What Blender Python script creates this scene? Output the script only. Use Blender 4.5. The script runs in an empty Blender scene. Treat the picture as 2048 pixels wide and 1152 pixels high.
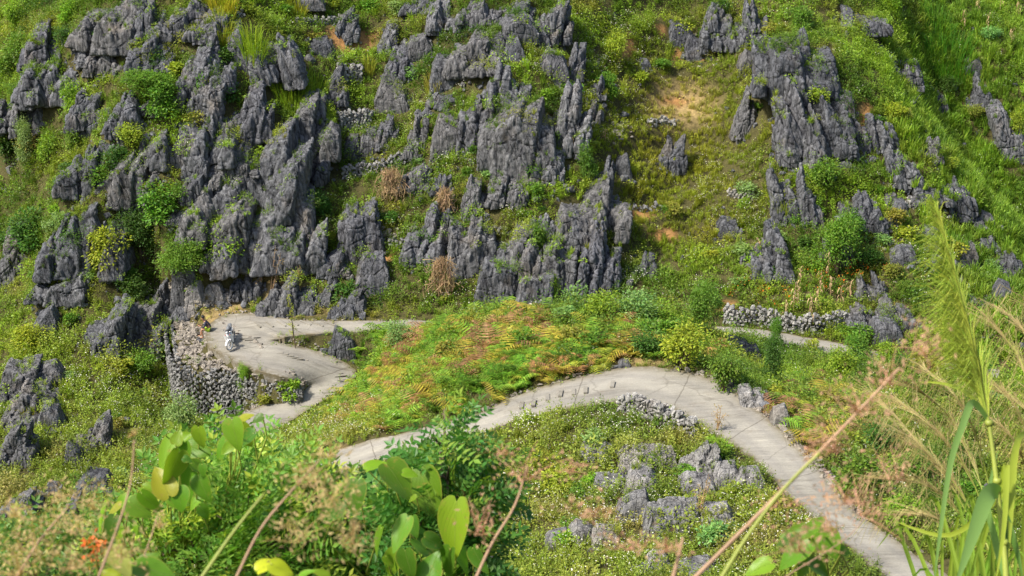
import bpy, bmesh, math, random
import numpy as np
from mathutils import Vector, Matrix, Euler
from mathutils.bvhtree import BVHTree

# ------------------------------------------------------------------ camera, sky, sun, exposure
R = math.radians
sc = bpy.context.scene
C = sc.collection
F = 3200.0                      # focal length in pixels of a 2048 px wide picture
PITCH = R(22)
cam_d = bpy.data.cameras.new('camera')
cam = bpy.data.objects.new('camera', cam_d); C.objects.link(cam)
cam.location = (0, 0, 0); cam.rotation_euler = (R(90) - PITCH, 0, 0)
cam_d.sensor_width = 36; cam_d.lens = 36 * F / 2048
cam_d.clip_start = 0.05; cam_d.clip_end = 2000
cam_d.dof.use_dof = True; cam_d.dof.focus_distance = 82; cam_d.dof.aperture_fstop = 14
sc.camera = cam
SUN_EL, SUN_AZ = R(52), R(-118)   # azimuth from +Y (view direction), negative = from the left
w = bpy.data.worlds.new('World'); sc.world = w; w.use_nodes = True
nt = w.node_tree; nt.nodes.clear()
sky = nt.nodes.new('ShaderNodeTexSky'); sky.sky_type = 'NISHITA'; sky.sun_disc = False
sky.sun_elevation = SUN_EL; sky.sun_rotation = SUN_AZ; sky.air_density = 1.0; sky.dust_density = 2.5; sky.ozone_density = 1.0
bg = nt.nodes.new('ShaderNodeBackground'); bg.inputs[1].default_value = 0.14
wo = nt.nodes.new('ShaderNodeOutputWorld')
nt.links.new(sky.outputs[0], bg.inputs[0]); nt.links.new(bg.outputs[0], wo.inputs[0])
sun_d = bpy.data.lights.new('sun', 'SUN'); sun_d.energy = 4.5; sun_d.angle = R(5.0); sun_d.color = (1.0, 0.93, 0.82)
sun = bpy.data.objects.new('sun', sun_d); C.objects.link(sun)
sd = Vector((math.sin(SUN_AZ) * math.cos(SUN_EL), math.cos(SUN_AZ) * math.cos(SUN_EL), math.sin(SUN_EL)))
sun.rotation_euler = sd.to_track_quat('Z', 'Y').to_euler()
sc.view_settings.view_transform = 'Standard'; sc.view_settings.look = 'None'
sc.view_settings.exposure = 0.52; sc.view_settings.gamma = 1
sc.cycles.max_bounces = 5; sc.cycles.diffuse_bounces = 3; sc.cycles.glossy_bounces = 2
sc.cycles.transmission_bounces = 2; sc.cycles.transparent_max_bounces = 4

# ------------------------------------------------------------------ view geometry
FW = Vector((0, math.cos(PITCH), -math.sin(PITCH))); UP = Vector((0, math.sin(PITCH), math.cos(PITCH)))
def ray(px, py): return FW + UP * ((576 - py) / F) + Vector(((px - 1024) / F, 0, 0))
def at_D(px, py, D): r = ray(px, py); return r * (D / r.y)
def at_z(px, py, z): r = ray(px, py); return r * (z / r.z)
def at(px, py, d): return ray(px, py).normalized() * d
def proj(P):
    P = np.asarray(P, float)
    f = P[..., 1] * FW.y + P[..., 2] * FW.z; u = P[..., 1] * UP.y + P[..., 2] * UP.z
    f = np.where(np.abs(f) < 1e-3, 1e-3, f)
    return 1024 + F * P[..., 0] / f, 576 - F * u / f, f

rnd = random.Random(7)
nr = np.random.default_rng(11)

# ------------------------------------------------------------------ noise
_pt = np.random.default_rng(3).permutation(256); _pt = np.concatenate([_pt, _pt, _pt])
_gr = np.random.default_rng(5).normal(size=(256, 3)); _gr /= np.linalg.norm(_gr, axis=1)[:, None]
def perlin(x, y, z):
    x = np.asarray(x, float); y = np.asarray(y, float) + x * 0; z = np.asarray(z, float) + x * 0
    xi = np.floor(x).astype(int); yi = np.floor(y).astype(int); zi = np.floor(z).astype(int)
    xf, yf, zf = x - xi, y - yi, z - zi
    u, v, w_ = [t * t * t * (t * (t * 6 - 15) + 10) for t in (xf, yf, zf)]
    xi &= 255; yi &= 255; zi &= 255
    def g(a, b, c):
        h = _pt[_pt[_pt[(xi + a) & 255] + ((yi + b) & 255)] + ((zi + c) & 255)]
        G = _gr[h]; return G[..., 0] * (xf - a) + G[..., 1] * (yf - b) + G[..., 2] * (zf - c)
    L = lambda a, b, t: a + (b - a) * t
    return 1.6 * L(L(L(g(0,0,0), g(1,0,0), u), L(g(0,1,0), g(1,1,0), u), v),
             L(L(g(0,0,1), g(1,0,1), u), L(g(0,1,1), g(1,1,1), u), v), w_)
def fbm(x, y, z=0.0, o=4):
    s = 0; a = 1
    for k in range(o): s = s + a * perlin(np.asarray(x) * 2**k + 17 * k, np.asarray(y) * 2**k - 9 * k, np.asarray(z) * 2**k + 5 * k); a *= .5
    return s / 1.9

def worley(x, y, z):
    """distance to the first and second nearest jittered cell centre"""
    xi, yi, zi = np.floor(x).astype(int), np.floor(y).astype(int), np.floor(z).astype(int); f1 = np.full(x.shape, 9.); f2 = np.full(x.shape, 9.)
    for a in (-1, 0, 1):
        for b in (-1, 0, 1):
            for c in (-1, 0, 1):
                h = _pt[_pt[_pt[(xi + a) & 255] + ((yi + b) & 255)] + ((zi + c) & 255)]; G = _gr[h] * .55
                d = (xi + a + .5 + G[:, 0] - x) ** 2 + (yi + b + .5 + G[:, 1] - y) ** 2 + (zi + c + .5 + G[:, 2] - z) ** 2
                f2 = np.minimum(f2, np.maximum(f1, d)); f1 = np.minimum(f1, d)
    return np.sqrt(f1), np.sqrt(f2)
# ------------------------------------------------------------------ small helpers
def tag(o, label=None, cat=None, group=None, kind=None):
    if label: o['label'] = label
    if cat: o['category'] = cat
    if group: o['group'] = group
    if kind: o['kind'] = kind
    return o
def empty(name, loc=(0, 0, 0), rz=0, label=None, cat=None, group=None):
    o = bpy.data.objects.new(name, None); C.objects.link(o); o.location = loc; o.rotation_euler = (0, 0, rz)
    o.empty_display_size = .2
    return tag(o, label, cat, group)
class MB:
    def __init__(s): s.v = []; s.f = []; s.m = []
    def add(s, vs, fs, mi=0):
        b = len(s.v); s.v += [tuple(v) for v in vs]; s.f += [tuple(i + b for i in f) for f in fs]; s.m += [mi] * len(fs)
    def tube(s, pts, rad, n=6, mi=0, cap=True):
        pts = [Vector(p) for p in pts]
        if not hasattr(rad, '__len__'): rad = [rad] * len(pts)
        vs = []; ref = None
        for i, p in enumerate(pts):
            t = (pts[min(i + 1, len(pts) - 1)] - pts[max(i - 1, 0)])
            t = t.normalized() if t.length > 1e-9 else Vector((0, 0, 1))
            if ref is None: ref = t.orthogonal().normalized()
            ref = (ref - t * ref.dot(t)); ref = ref.normalized() if ref.length > 1e-6 else t.orthogonal().normalized()
            b = t.cross(ref)
            for k in range(n):
                a = 2 * math.pi * k / n; vs.append(p + (ref * math.cos(a) + b * math.sin(a)) * rad[i])
        fs = [(i * n + k, i * n + (k + 1) % n, (i + 1) * n + (k + 1) % n, (i + 1) * n + k) for i in range(len(pts) - 1) for k in range(n)]
        if cap: fs += [tuple(range(n))[::-1], tuple(range((len(pts) - 1) * n, len(pts) * n))]
        s.add(vs, fs, mi)
    def leaf(s, p, d, nrm, L, W, mi=0, fold=.15):          # pointed leaf of four faces
        d = d.normalized(); side = d.cross(nrm)
        side = side.normalized() if side.length > 1e-6 else d.orthogonal().normalized()
        n = side.cross(d)
        a = p; b = p + d * L * .45 + side * W * .5 + n * W * fold; c = p + d * L; e = p + d * L * .45 - side * W * .5 + n * W * fold
        m = p + d * L * .5
        s.add([a, b, c, e, m], [(0, 1, 4), (1, 2, 4), (2, 3, 4), (3, 0, 4)], mi)
    def quad(s, p, d, nrm, L, W, mi=0):
        side = d.cross(nrm); side = side.normalized() * W * .5 if side.length > 1e-6 else Vector((W * .5, 0, 0))
        s.add([p, p + d * L * .5 + side, p + d * L, p + d * L * .5 - side], [(0, 1, 2, 3)], mi)
    def blade(s, pts, W, nrm, mi=0):                       # long grass blade, tapered strip
        pts = [Vector(p) for p in pts]; n = len(pts); vs = []
        for i, p in enumerate(pts):
            t = (pts[min(i + 1, n - 1)] - pts[max(i - 1, 0)]).normalized()
            sd_ = t.cross(nrm); sd_ = sd_.normalized() if sd_.length > 1e-6 else Vector((1, 0, 0))
            k = i / (n - 1); ww = W * .5 * min(1, .45 + 2.2 * k) * (1 - k ** 2.5) + W * .01
            up = sd_.cross(t) * ww * .25
            vs += [p - sd_ * ww + up, p, p + sd_ * ww + up]
        fs = []
        for i in range(n - 1):
            a = i * 3; fs += [(a, a + 1, a + 4, a + 3), (a + 1, a + 2, a + 5, a + 4)]
        s.add(vs, fs, mi)
    def box(s, c, size, rot=None, mi=0, taper=1.0):
        hx, hy, hz = [q / 2 for q in size]; vs = []
        for z in (-1, 1):
            k = 1 if z < 0 else taper
            for x, y in ((-1, -1), (1, -1), (1, 1), (-1, 1)):
                v = Vector((x * hx * k, y * hy * k, z * hz));
                if rot: v = rot @ v
                vs.append(v + Vector(c))
        s.add(vs, [(3, 2, 1, 0), (4, 5, 6, 7), (0, 1, 5, 4), (1, 2, 6, 5), (2, 3, 7, 6), (3, 0, 4, 7)], mi)
    def mesh(s, name, mats, smooth=False):
        me = bpy.data.meshes.new(name); me.from_pydata(s.v, [], s.f)
        for m in (mats if isinstance(mats, (list, tuple)) else [mats]): me.materials.append(m)
        if any(s.m): me.polygons.foreach_set('material_index', s.m)
        if smooth: me.polygons.foreach_set('use_smooth', [True] * len(s.f))
        me.update(); return me
    def build(s, name, mats, parent=None, smooth=False):
        o = bpy.data.objects.new(name, s.mesh(name, mats, smooth)); C.objects.link(o); o.parent = parent; return o

# ------------------------------------------------------------------ materials
def new_mat(name):
    m = bpy.data.materials.new(name); m.use_nodes = True; n = m.node_tree; p = n.nodes['Principled BSDF']
    return m, n, p
def N(n, t, **kw):
    x = n.nodes.new(t)
    for k, v in kw.items():
        if k in ('inp',):
            for a, b in v.items(): x.inputs[a].default_value = b
        else: setattr(x, k, v)
    return x
def ramp(n, fac, stops):
    r = n.nodes.new('ShaderNodeValToRGB'); e = r.color_ramp.elements
    while len(e) < len(stops): e.new(.5)
    for i, (p, c) in enumerate(stops): e[i].position = p; e[i].color = (*c, 1) if len(c) == 3 else c
    n.links.new(fac, r.inputs[0]); return r.outputs[0]
def mix(n, mode, fac, a, b):
    x = n.nodes.new('ShaderNodeMix'); x.data_type = 'RGBA'; x.blend_type = mode
    for i, v in ((0, fac), (6, a), (7, b)):
        if hasattr(v, 'node'): n.links.new(v, x.inputs[i])
        else: x.inputs[i].default_value = v if i == 0 else ((*v, 1) if len(v) == 3 else v)
    return x.outputs[2]
def coords(n, scale=(1, 1, 1), rot=(0, 0, 0), obj=False):
    mp = n.nodes.new('ShaderNodeMapping'); mp.inputs['Scale'].default_value = scale; mp.inputs['Rotation'].default_value = rot
    if obj: n.links.new(N(n, 'ShaderNodeTexCoord').outputs['Object'], mp.inputs[0])
    else: n.links.new(N(n, 'ShaderNodeNewGeometry').outputs['Position'], mp.inputs[0])
    return mp.outputs[0]
def noise(n, vec, scale, detail=5, rough=.55, dist=0):
    x = N(n, 'ShaderNodeTexNoise', inp={'Scale': scale, 'Detail': detail, 'Roughness': rough, 'Distortion': dist}); n.links.new(vec, x.inputs['Vector']); return x.outputs[0]

def leaf_mat(name, src, jitter=.45, trans=.32, fixed=None, rough=.5):
    """src: 'inst' reads the instancer colour, 'obj' the object colour, 'fix' a fixed colour"""
    m, n, p = new_mat(name)
    if src == 'inst': a = N(n, 'ShaderNodeAttribute', attribute_name='tint', attribute_type='INSTANCER'); col = a.outputs['Color']
    elif src == 'obj': col = N(n, 'ShaderNodeObjectInfo').outputs['Color']
    else: col = None
    g = N(n, 'ShaderNodeNewGeometry')
    hs = N(n, 'ShaderNodeHueSaturation')
    if col is not None: n.links.new(col, hs.inputs['Color'])
    else: hs.inputs['Color'].default_value = (*fixed, 1)
    mr = N(n, 'ShaderNodeMapRange', inp={3: 1 - jitter, 4: 1 + jitter}); n.links.new(g.outputs['Random Per Island'], mr.inputs[0]); n.links.new(mr.outputs[0], hs.inputs['Value'])
    mu = N(n, 'ShaderNodeMath', operation='MULTIPLY', inp={1: 7.13}); n.links.new(g.outputs['Random Per Island'], mu.inputs[0])
    fr = N(n, 'ShaderNodeMath', operation='FRACT'); n.links.new(mu.outputs[0], fr.inputs[0])
    mh = N(n, 'ShaderNodeMapRange', inp={3: .475, 4: .515}); n.links.new(fr.outputs[0], mh.inputs[0]); n.links.new(mh.outputs[0], hs.inputs['Hue'])
    n.links.new(hs.outputs[0], p.inputs['Base Color']); p.inputs['Roughness'].default_value = rough
    p.inputs['Specular IOR Level'].default_value = .3
    tr = N(n, 'ShaderNodeBsdfTranslucent'); b2 = mix(n, 'MULTIPLY', 1.0, hs.outputs[0], (1.5, 1.55, .7)); n.links.new(b2, tr.inputs[0])
    mx = N(n, 'ShaderNodeMixShader', inp={0: trans}); n.links.new(p.outputs[0], mx.inputs[1]); n.links.new(tr.outputs[0], mx.inputs[2])
    n.links.new(mx.outputs[0], n.nodes['Material Output'].inputs[0]); return m
M = {}
M['leaf_i'] = leaf_mat('scattered_leaves', 'inst'); M['leaf_o'] = leaf_mat('shrub_leaves', 'obj')
def plain(name, col, rough=.7, metal=0, nscale=6, var=.25, bump=0):
    m, n, p = new_mat(name); v = coords(n, obj=True); a = noise(n, v, nscale, 4)
    c = ramp(n, a, [(.3, tuple(q * (1 - var) for q in col)), (.7, tuple(min(1, q * (1 + var)) for q in col))])
    n.links.new(c, p.inputs['Base Color']); p.inputs['Roughness'].default_value = rough; p.inputs['Metallic'].default_value = metal
    if bump:
        b = N(n, 'ShaderNodeBump', inp={'Strength': bump, 'Distance': .02}); n.links.new(a, b.inputs['Height']); n.links.new(b.outputs[0], p.inputs['Normal'])
    return m
M['bark'] = plain('bark', (.12, .085, .055), .9, nscale=20, bump=.5)
M['straw'] = leaf_mat('dry_straw', 'fix', .35, .2, (.50, .36, .20), .8)
M['petal'] = leaf_mat('white_petals', 'fix', .1, .3, (.85, .83, .72))
M['orange_petal'] = leaf_mat('orange_petals', 'fix', .2, .3, (.85, .25, .02))

def rock_mat(name, lo, hi, warm=(.30, .24, .17), light=.5, edge=1.35):
    m, n, p = new_mat(name)
    v = coords(n)
    vs = coords(n, (2.2, 2.2, .42), (R(8), R(12), 0))
    big = noise(n, v, .55, 3)
    flute = noise(n, vs, 1.5, 8, .65, .5)
    fine = noise(n, v, 9, 6, .7)
    vo = N(n, 'ShaderNodeTexVoronoi', feature='DISTANCE_TO_EDGE', inp={'Scale': .9}); n.links.new(vs, vo.inputs['Vector'])
    base = ramp(n, flute, [(.30, lo), (.52, tuple((a + b) / 2 for a, b in zip(lo, hi))), (.74, hi)])
    c = mix(n, 'MULTIPLY', .75, base, ramp(n, fine, [(.25, (.5, .5, .53)), (.7, (1.25, 1.25, 1.22))]))
    oi = N(n, 'ShaderNodeObjectInfo').outputs['Random']; c = mix(n, 'MULTIPLY', 1, c, ramp(n, oi, [(0, (.78, .79, .82)), (.35, (1.0, 1.0, 1.0)), (.6, (1.12, 1.07, 1.0)), (.8, (.9, .9, .95)), (1, (1.3, 1.28, 1.25))]))
    stn = noise(n, coords(n, (1.6, 1.6, .16)), 1.7, 4, .6); c = mix(n, 'MULTIPLY', .8, c, ramp(n, stn, [(.36, (.42, .42, .45)), (.47, (1, 1, 1)), (.62, (1, 1, 1)), (.75, (1.3, 1.3, 1.28))]))
    c = mix(n, 'MIX', ramp(n, big, [(.58, (0, 0, 0)), (.78, (.4, .4, .4))]), c, warm)
    spots = noise(n, v, 3.3, 7, .75)
    c = mix(n, 'MIX', ramp(n, spots, [(.60, (0, 0, 0)), (.72, (light,) * 3)]), c, (.50, .50, .50))
    crack = ramp(n, vo.outputs['Distance'], [(0, (.35, .35, .35)), (.03, (1, 1, 1))])
    c = mix(n, 'MULTIPLY', .7, c, crack)
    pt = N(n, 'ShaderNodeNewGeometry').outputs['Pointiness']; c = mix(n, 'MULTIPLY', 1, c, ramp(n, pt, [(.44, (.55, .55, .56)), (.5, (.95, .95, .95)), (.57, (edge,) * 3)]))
    n.links.new(c, p.inputs['Base Color']); p.inputs['Roughness'].default_value = .85; p.inputs['Specular IOR Level'].default_value = .25
    b = N(n, 'ShaderNodeBump', inp={'Strength': 1.0, 'Distance': .22}); n.links.new(flute, b.inputs['Height'])
    b2 = N(n, 'ShaderNodeBump', inp={'Strength': .9, 'Distance': .06}); n.links.new(fine, b2.inputs['Height']); n.links.new(b.outputs[0], b2.inputs['Normal'])
    b3 = N(n, 'ShaderNodeBump', inp={'Strength': .8, 'Distance': .12}); n.links.new(crack, b3.inputs['Height']); n.links.new(b2.outputs[0], b3.inputs['Normal'])
    n.links.new(b3.outputs[0], p.inputs['Normal']); return m
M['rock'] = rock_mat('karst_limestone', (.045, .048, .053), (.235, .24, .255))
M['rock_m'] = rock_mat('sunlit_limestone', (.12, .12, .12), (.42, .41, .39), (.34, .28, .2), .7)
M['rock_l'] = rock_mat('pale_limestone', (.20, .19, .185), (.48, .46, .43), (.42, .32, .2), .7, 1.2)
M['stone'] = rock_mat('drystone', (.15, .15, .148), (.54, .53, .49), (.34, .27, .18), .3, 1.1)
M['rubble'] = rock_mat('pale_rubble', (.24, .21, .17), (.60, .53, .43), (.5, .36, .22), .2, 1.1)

def ground_mat():
    m, n, p = new_mat('hillside_soil'); a = N(n, 'ShaderNodeAttribute', attribute_name='soil')
    v = coords(n); f = noise(n, v, 2.6, 8, .7); g = noise(n, v, 14, 5, .7)
    c = mix(n, 'MULTIPLY', 1, a.outputs['Color'], ramp(n, f, [(.25, (.5, .5, .5)), (.75, (1.45, 1.4, 1.35))]))
    c = mix(n, 'MULTIPLY', .8, c, ramp(n, g, [(.25, (.5, .5, .5)), (.75, (1.4, 1.4, 1.4))]))
    n.links.new(c, p.inputs['Base Color']); p.inputs['Roughness'].default_value = 1; p.inputs['Specular IOR Level'].default_value = .1
    b = N(n, 'ShaderNodeBump', inp={'Strength': 1, 'Distance': .15}); n.links.new(f, b.inputs['Height']); n.links.new(b.outputs[0], p.inputs['Normal']); return m
M['ground'] = ground_mat()
def road_mat():
    m, n, p = new_mat('rough_concrete'); v = coords(n)
    vs = coords(n, (.35, 2.6, 1), (0, 0, R(25)))
    a = noise(n, v, .5, 4); b_ = noise(n, vs, 1.6, 8, .7, .4); f = noise(n, v, 16, 5, .7)
    c = ramp(n, a, [(.3, (.255, .24, .205)), (.7, (.35, .33, .285))])
    c = mix(n, 'MULTIPLY', .9, c, ramp(n, b_, [(.28, (.52, .50, .48)), (.46, (.92, .92, .92)), (.6, (1.0, 1.0, 1.0)), (.74, (1.4, 1.37, 1.3))]))
    c = mix(n, 'MULTIPLY', .5, c, ramp(n, f, [(.3, (.7, .7, .7)), (.7, (1.2, 1.2, 1.2))]))
    vd = mix(n, 'ADD', .9, v, N(n, 'ShaderNodeTexNoise', inp={'Scale': .8, 'Detail': 5}).outputs[1]); n.links.new(v, n.nodes[-1].inputs[0] if False else n.nodes['Noise Texture.003'].inputs['Vector']) if 'Noise Texture.003' in n.nodes else None
    vo = N(n, 'ShaderNodeTexVoronoi', feature='DISTANCE_TO_EDGE', inp={'Scale': .27}); n.links.new(vd, vo.inputs['Vector'])
    cr = ramp(n, vo.outputs['Distance'], [(0, (.42, .4, .38)), (.012, (1, 1, 1))])
    c = mix(n, 'MULTIPLY', .4, c, cr)
    aa = N(n, 'ShaderNodeAttribute', attribute_name='along'); sx = N(n, 'ShaderNodeSeparateXYZ'); n.links.new(aa.outputs['Vector'], sx.inputs[0])
    wb = N(n, 'ShaderNodeMath', operation='MULTIPLY_ADD', inp={1: .22}); n.links.new(sx.outputs[0], wb.inputs[0]); nz = N(n, 'ShaderNodeMath', operation='MULTIPLY', inp={1: .05}); n.links.new(noise(n, v, 1.5, 3), nz.inputs[0]); n.links.new(nz.outputs[0], wb.inputs[2])
    fc_ = N(n, 'ShaderNodeMath', operation='FRACT'); n.links.new(wb.outputs[0], fc_.inputs[0]); c = mix(n, 'MULTIPLY', .8, c, ramp(n, fc_.outputs[0], [(0, (.5, .48, .45)), (.008, (.5, .48, .45)), (.016, (1, 1, 1))]))
    c = mix(n, 'MULTIPLY', .8, c, ramp(n, sx.outputs[1], [(.1, (1.04, 1.04, 1.04)), (.28, (.86, .86, .87)), (.42, (1.05, 1.05, 1.03)), (.58, (1.05, 1.05, 1.03)), (.72, (.88, .88, .89)), (.9, (.98, .97, .95))]))
    c = mix(n, 'MIX', ramp(n, noise(n, v, 1.1, 7, .75), [(.56, (0, 0, 0)), (.72, (.5, .5, .5))]), c, (.20, .165, .12))
    at_ = N(n, 'ShaderNodeAttribute', attribute_name='edge')     # soil and moss crumbling in from the verge
    e = mix(n, 'MULTIPLY', 1, at_.outputs['Color'], ramp(n, noise(n, v, 3, 6, .7), [(.36, (0, 0, 0)), (.52, (1, 1, 1))]))
    c = mix(n, 'MIX', e, c, (.15, .125, .075))
    n.links.new(c, p.inputs['Base Color']); p.inputs['Roughness'].default_value = .9; p.inputs['Specular IOR Level'].default_value = .2
    b = N(n, 'ShaderNodeBump', inp={'Strength': .7, 'Distance': .05}); n.links.new(b_, b.inputs['Height'])
    b2 = N(n, 'ShaderNodeBump', inp={'Strength': .5, 'Distance': .02}); n.links.new(f, b2.inputs['Height']); n.links.new(b.outputs[0], b2.inputs['Normal'])
    n.links.new(b2.outputs[0], p.inputs['Normal']); return m
M['road'] = road_mat()

# ------------------------------------------------------------------ terrain control points
ctrl = []
for line in '''450 600 80.9|550 600 80.8|700 600 80.7|850 600 80|1000 585 80|1200 585 80|1400 605 79.6|1600 610 79.6|1750 610 80.6|1900 610 80|2040 640 78.5
400 450 82.6|550 450 83.2|700 450 84.5|900 450 84|1100 450 83.5|1250 450 85.5|1400 450 87|1550 450 86|1700 450 86|1850 450 87|1930 470 87.5|2030 440 100|200 480 81.5|100 450 84|0 450 88
0 300 92|100 300 89|200 300 85.5|350 300 85|500 300 86|650 300 88.5|850 300 88|1000 300 87|1150 300 87.5|1300 300 92|1450 300 93|1600 300 89.5|1700 300 90.5|1790 270 92|1860 350 90|1890 240 106|1990 320 104
0 150 97|100 150 91.5|250 150 89|400 150 88.5|550 150 90|700 150 93|850 150 92.5|1000 150 91|1150 150 92.5|1300 150 98|1450 150 98.5|1600 150 93|1700 150 94.5|1730 150 95|1840 140 108|2000 150 108
0 0 104|150 0 95|300 0 92.5|450 0 92.5|600 0 96|750 0 98.5|900 0 96|1050 0 96|1200 0 101|1350 0 104|1500 0 103|1650 0 102|1800 0 108|2000 0 119
0 -200 116|500 -200 103|1000 -200 106|1500 -200 114|2000 -200 134|0 -450 132|500 -450 117|1000 -450 120|1500 -450 130|2000 -450 150
-350 0 116|-350 300 103|-350 600 86|-350 900 68|-350 1100 57|2450 0 132|2450 300 108|2450 600 86|2450 850 64|2450 1100 48
330 610 78.6|240 700 77.5|300 760 75.2|250 640 80|250 840 71|150 700 77|50 650 80|50 800 73|150 900 68|50 960 65|250 950 65|0 1100 56|300 1100 55|200 560 81.5|60 560 83.5
400 870 71.5|330 830 73.3|480 1100 53|700 1060 52|900 1000 54.5|900 1120 48|1100 950 54.3|1100 1050 50|1100 1140 46.5|1300 900 55.2|1300 1000 51|1300 1100 47|1450 1000 50.5|1450 1100 46|1600 1130 44.5|1200 860 57|950 920 57
1700 950 53|1800 1000 51|1900 1060 48.5|1900 900 57|1750 850 61|1650 800 65|1900 750 71|1550 760 68|1450 720 71|2040 1000 52|2040 800 67|1620 860 58.5|1760 720 74.5|1950 690 75.5
1300 700 64.5|1100 735 63|950 780 62|850 820 62|1100 680 67|950 700 67.5|850 740 68|790 780 70|750 850 64.5|1100 625 71.5|950 635 72.3|860 665 73|1250 615 71.5|1400 645 72|800 695 74|750 700 75.5|1500 720 71|1450 680 73.5|720 800 70.5'''.replace('\n', '|').split('|'):
    a, b, d = map(float, line.split()); ctrl.append(at_D(a, b, d))
for x in (-45, -20, 0, 20, 45):
    for y, z in ((-20, 9), (0, -1.75), (8, -7.4), (20, -15.6), (33, -23.5)): ctrl.append(Vector((x, y, z)))

# road cross sections: A edge px, B edge px, height
SEC = [(1990,1300,2110,1270,-27.0),(1900,1235,2010,1215,-27.3),(1765,1148,1883,1144,-27.6),(1678,1078,1790,1080,-28.0),(1626,1030,1712,1026,-28.2),(1573,988,1660,967,-28.4),(1528,936,1612,912,-28.6),
(1483,901,1563,860,-28.7),(1417,863,1494,804,-28.8),(1380,838,1440,762,-28.9),(1322,814,1350,740,-29.0),(1235,806,1262,734,-29.1),(1131,820,1150,757,-29.4),(1045,836,1040,789,-29.8),
(992,856,975,820,-30.2),(905,884,890,846,-30.8),(805,908,790,870,-31.4),(700,945,690,895,-32.2),(600,990,600,925,-33.0),(500,1000,530,935,-33.9),(410,950,500,915,-34.9),(395,885,490,890,-35.6),
(440,850,520,870,-36.0),(490,826,570,848,-36.1),(550,797,635,808,-35.9),(598,778,690,778,-35.6),(612,770,712,750,-35.4),(598,764,692,727,-35.1),(560,755,640,704,-34.6),(500,737,590,690,-34.35),
(440,708,564,683,-34.2),(415,688,560,681,-34.1),(416,655,560,680,-34.0),(440,634,562,678,-34.0),(480,627,568,676,-33.9),(530,631,590,672,-33.95),(580,639,640,668,-33.95),(650,642,720,664,-33.9),
(740,642,790,660,-33.7),(840,641,870,660,-33.7),(950,645,970,665,-33.8),(1100,648,1110,668,-33.8),(1300,648,1310,668,-33.8),(1460,655,1462,670,-33.9),(1540,662,1536,683,-34.0),(1640,680,1620,700,-34.2),(1740,700,1720,722,-34.4),(1860,722,1850,745,-34.6),(2000,740,1995,765,-34.8)]
secA = [at_z(a, b, z) for a, b, c, d, z in SEC]; secB = [at_z(c, d, z) for a, b, c, d, z in SEC]
def catmull(P, n=6):
    out = []
    for i in range(len(P) - 1):
        p0, p1, p2, p3 = P[max(i - 1, 0)], P[i], P[i + 1], P[min(i + 2, len(P) - 1)]
        for k in range(n):
            t = k / n; out.append(.5 * ((2 * p1) + (p2 - p0) * t + (2 * p0 - 5 * p1 + 4 * p2 - p3) * t * t + (3 * p1 - p0 - 3 * p2 + p3) * t ** 3))
    return out + [P[-1]]
RA, RB = catmull(secA, 6), catmull(secB, 6)
for a_, b_, z_ in ((610,683,-34.15),(660,688,-34.2),(700,690,-34.2),(740,680,-34.05),(790,676,-33.9)): ctrl.append(at_z(a_, b_, z_))
for i in range(0, len(secA)):
    ctrl.append(secA[i]); 
    if (secB[i] - secB[i - 1]).length > .5: ctrl.append(secB[i])

CP = np.array([tuple(p) for p in ctrl])
def tps_fit(P, lam=.02):
    xy = P[:, :2] / 10; n = len(P); d = np.linalg.norm(xy[:, None] - xy[None], axis=2)
    K = np.where(d > 0, d * d * np.log(d + 1e-12), 0) + lam * np.eye(n)
    Q = np.c_[np.ones(n), xy]; A = np.block([[K, Q], [Q.T, np.zeros((3, 3))]])
    return xy, np.linalg.solve(A, np.r_[P[:, 2], np.zeros(3)])
TX, TW = tps_fit(CP)
def tps(x, y):
    sh = x.shape; q = np.c_[x.ravel(), y.ravel()] / 10; o = np.empty(len(q))
    for s in range(0, len(q), 20000):
        qq = q[s:s + 20000]; d2 = ((qq[:, None] - TX[None]) ** 2).sum(2)
        o[s:s + 20000] = (.5 * d2 * np.log(d2 + 1e-12)) @ TW[:-3] + TW[-3] + qq @ TW[-2:]
    return o.reshape(sh)
GX0, GX1, GY0, GY1, GS = -72., 84., -18., 170., .4
gx = np.arange(GX0, GX1 + .01, GS); gy = np.arange(GY0, GY1 + .01, GS)
XX, YY = np.meshgrid(gx, gy)
ZZ = tps(XX, YY)
ppx, ppy, pf = proj(np.stack([XX, YY, ZZ], -1))
hillm = np.clip((YY - 79) / 5, 0, 1)
NZ = fbm(XX / 5, YY / 5) * .55 + fbm(XX / 1.6 + 9, YY / 1.6) * .22
# terraced ledges on the steep hill
ter = (ZZ + fbm(XX / 9, YY / 9 + 4) * 1.5) / 1.9; fr = ter - np.floor(ter)
ZZ2 = ZZ + NZ * (.35 + .65 * hillm) + hillm * (np.clip(fr * 2.2 - .6, 0, 1) - fr) * .9

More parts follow.
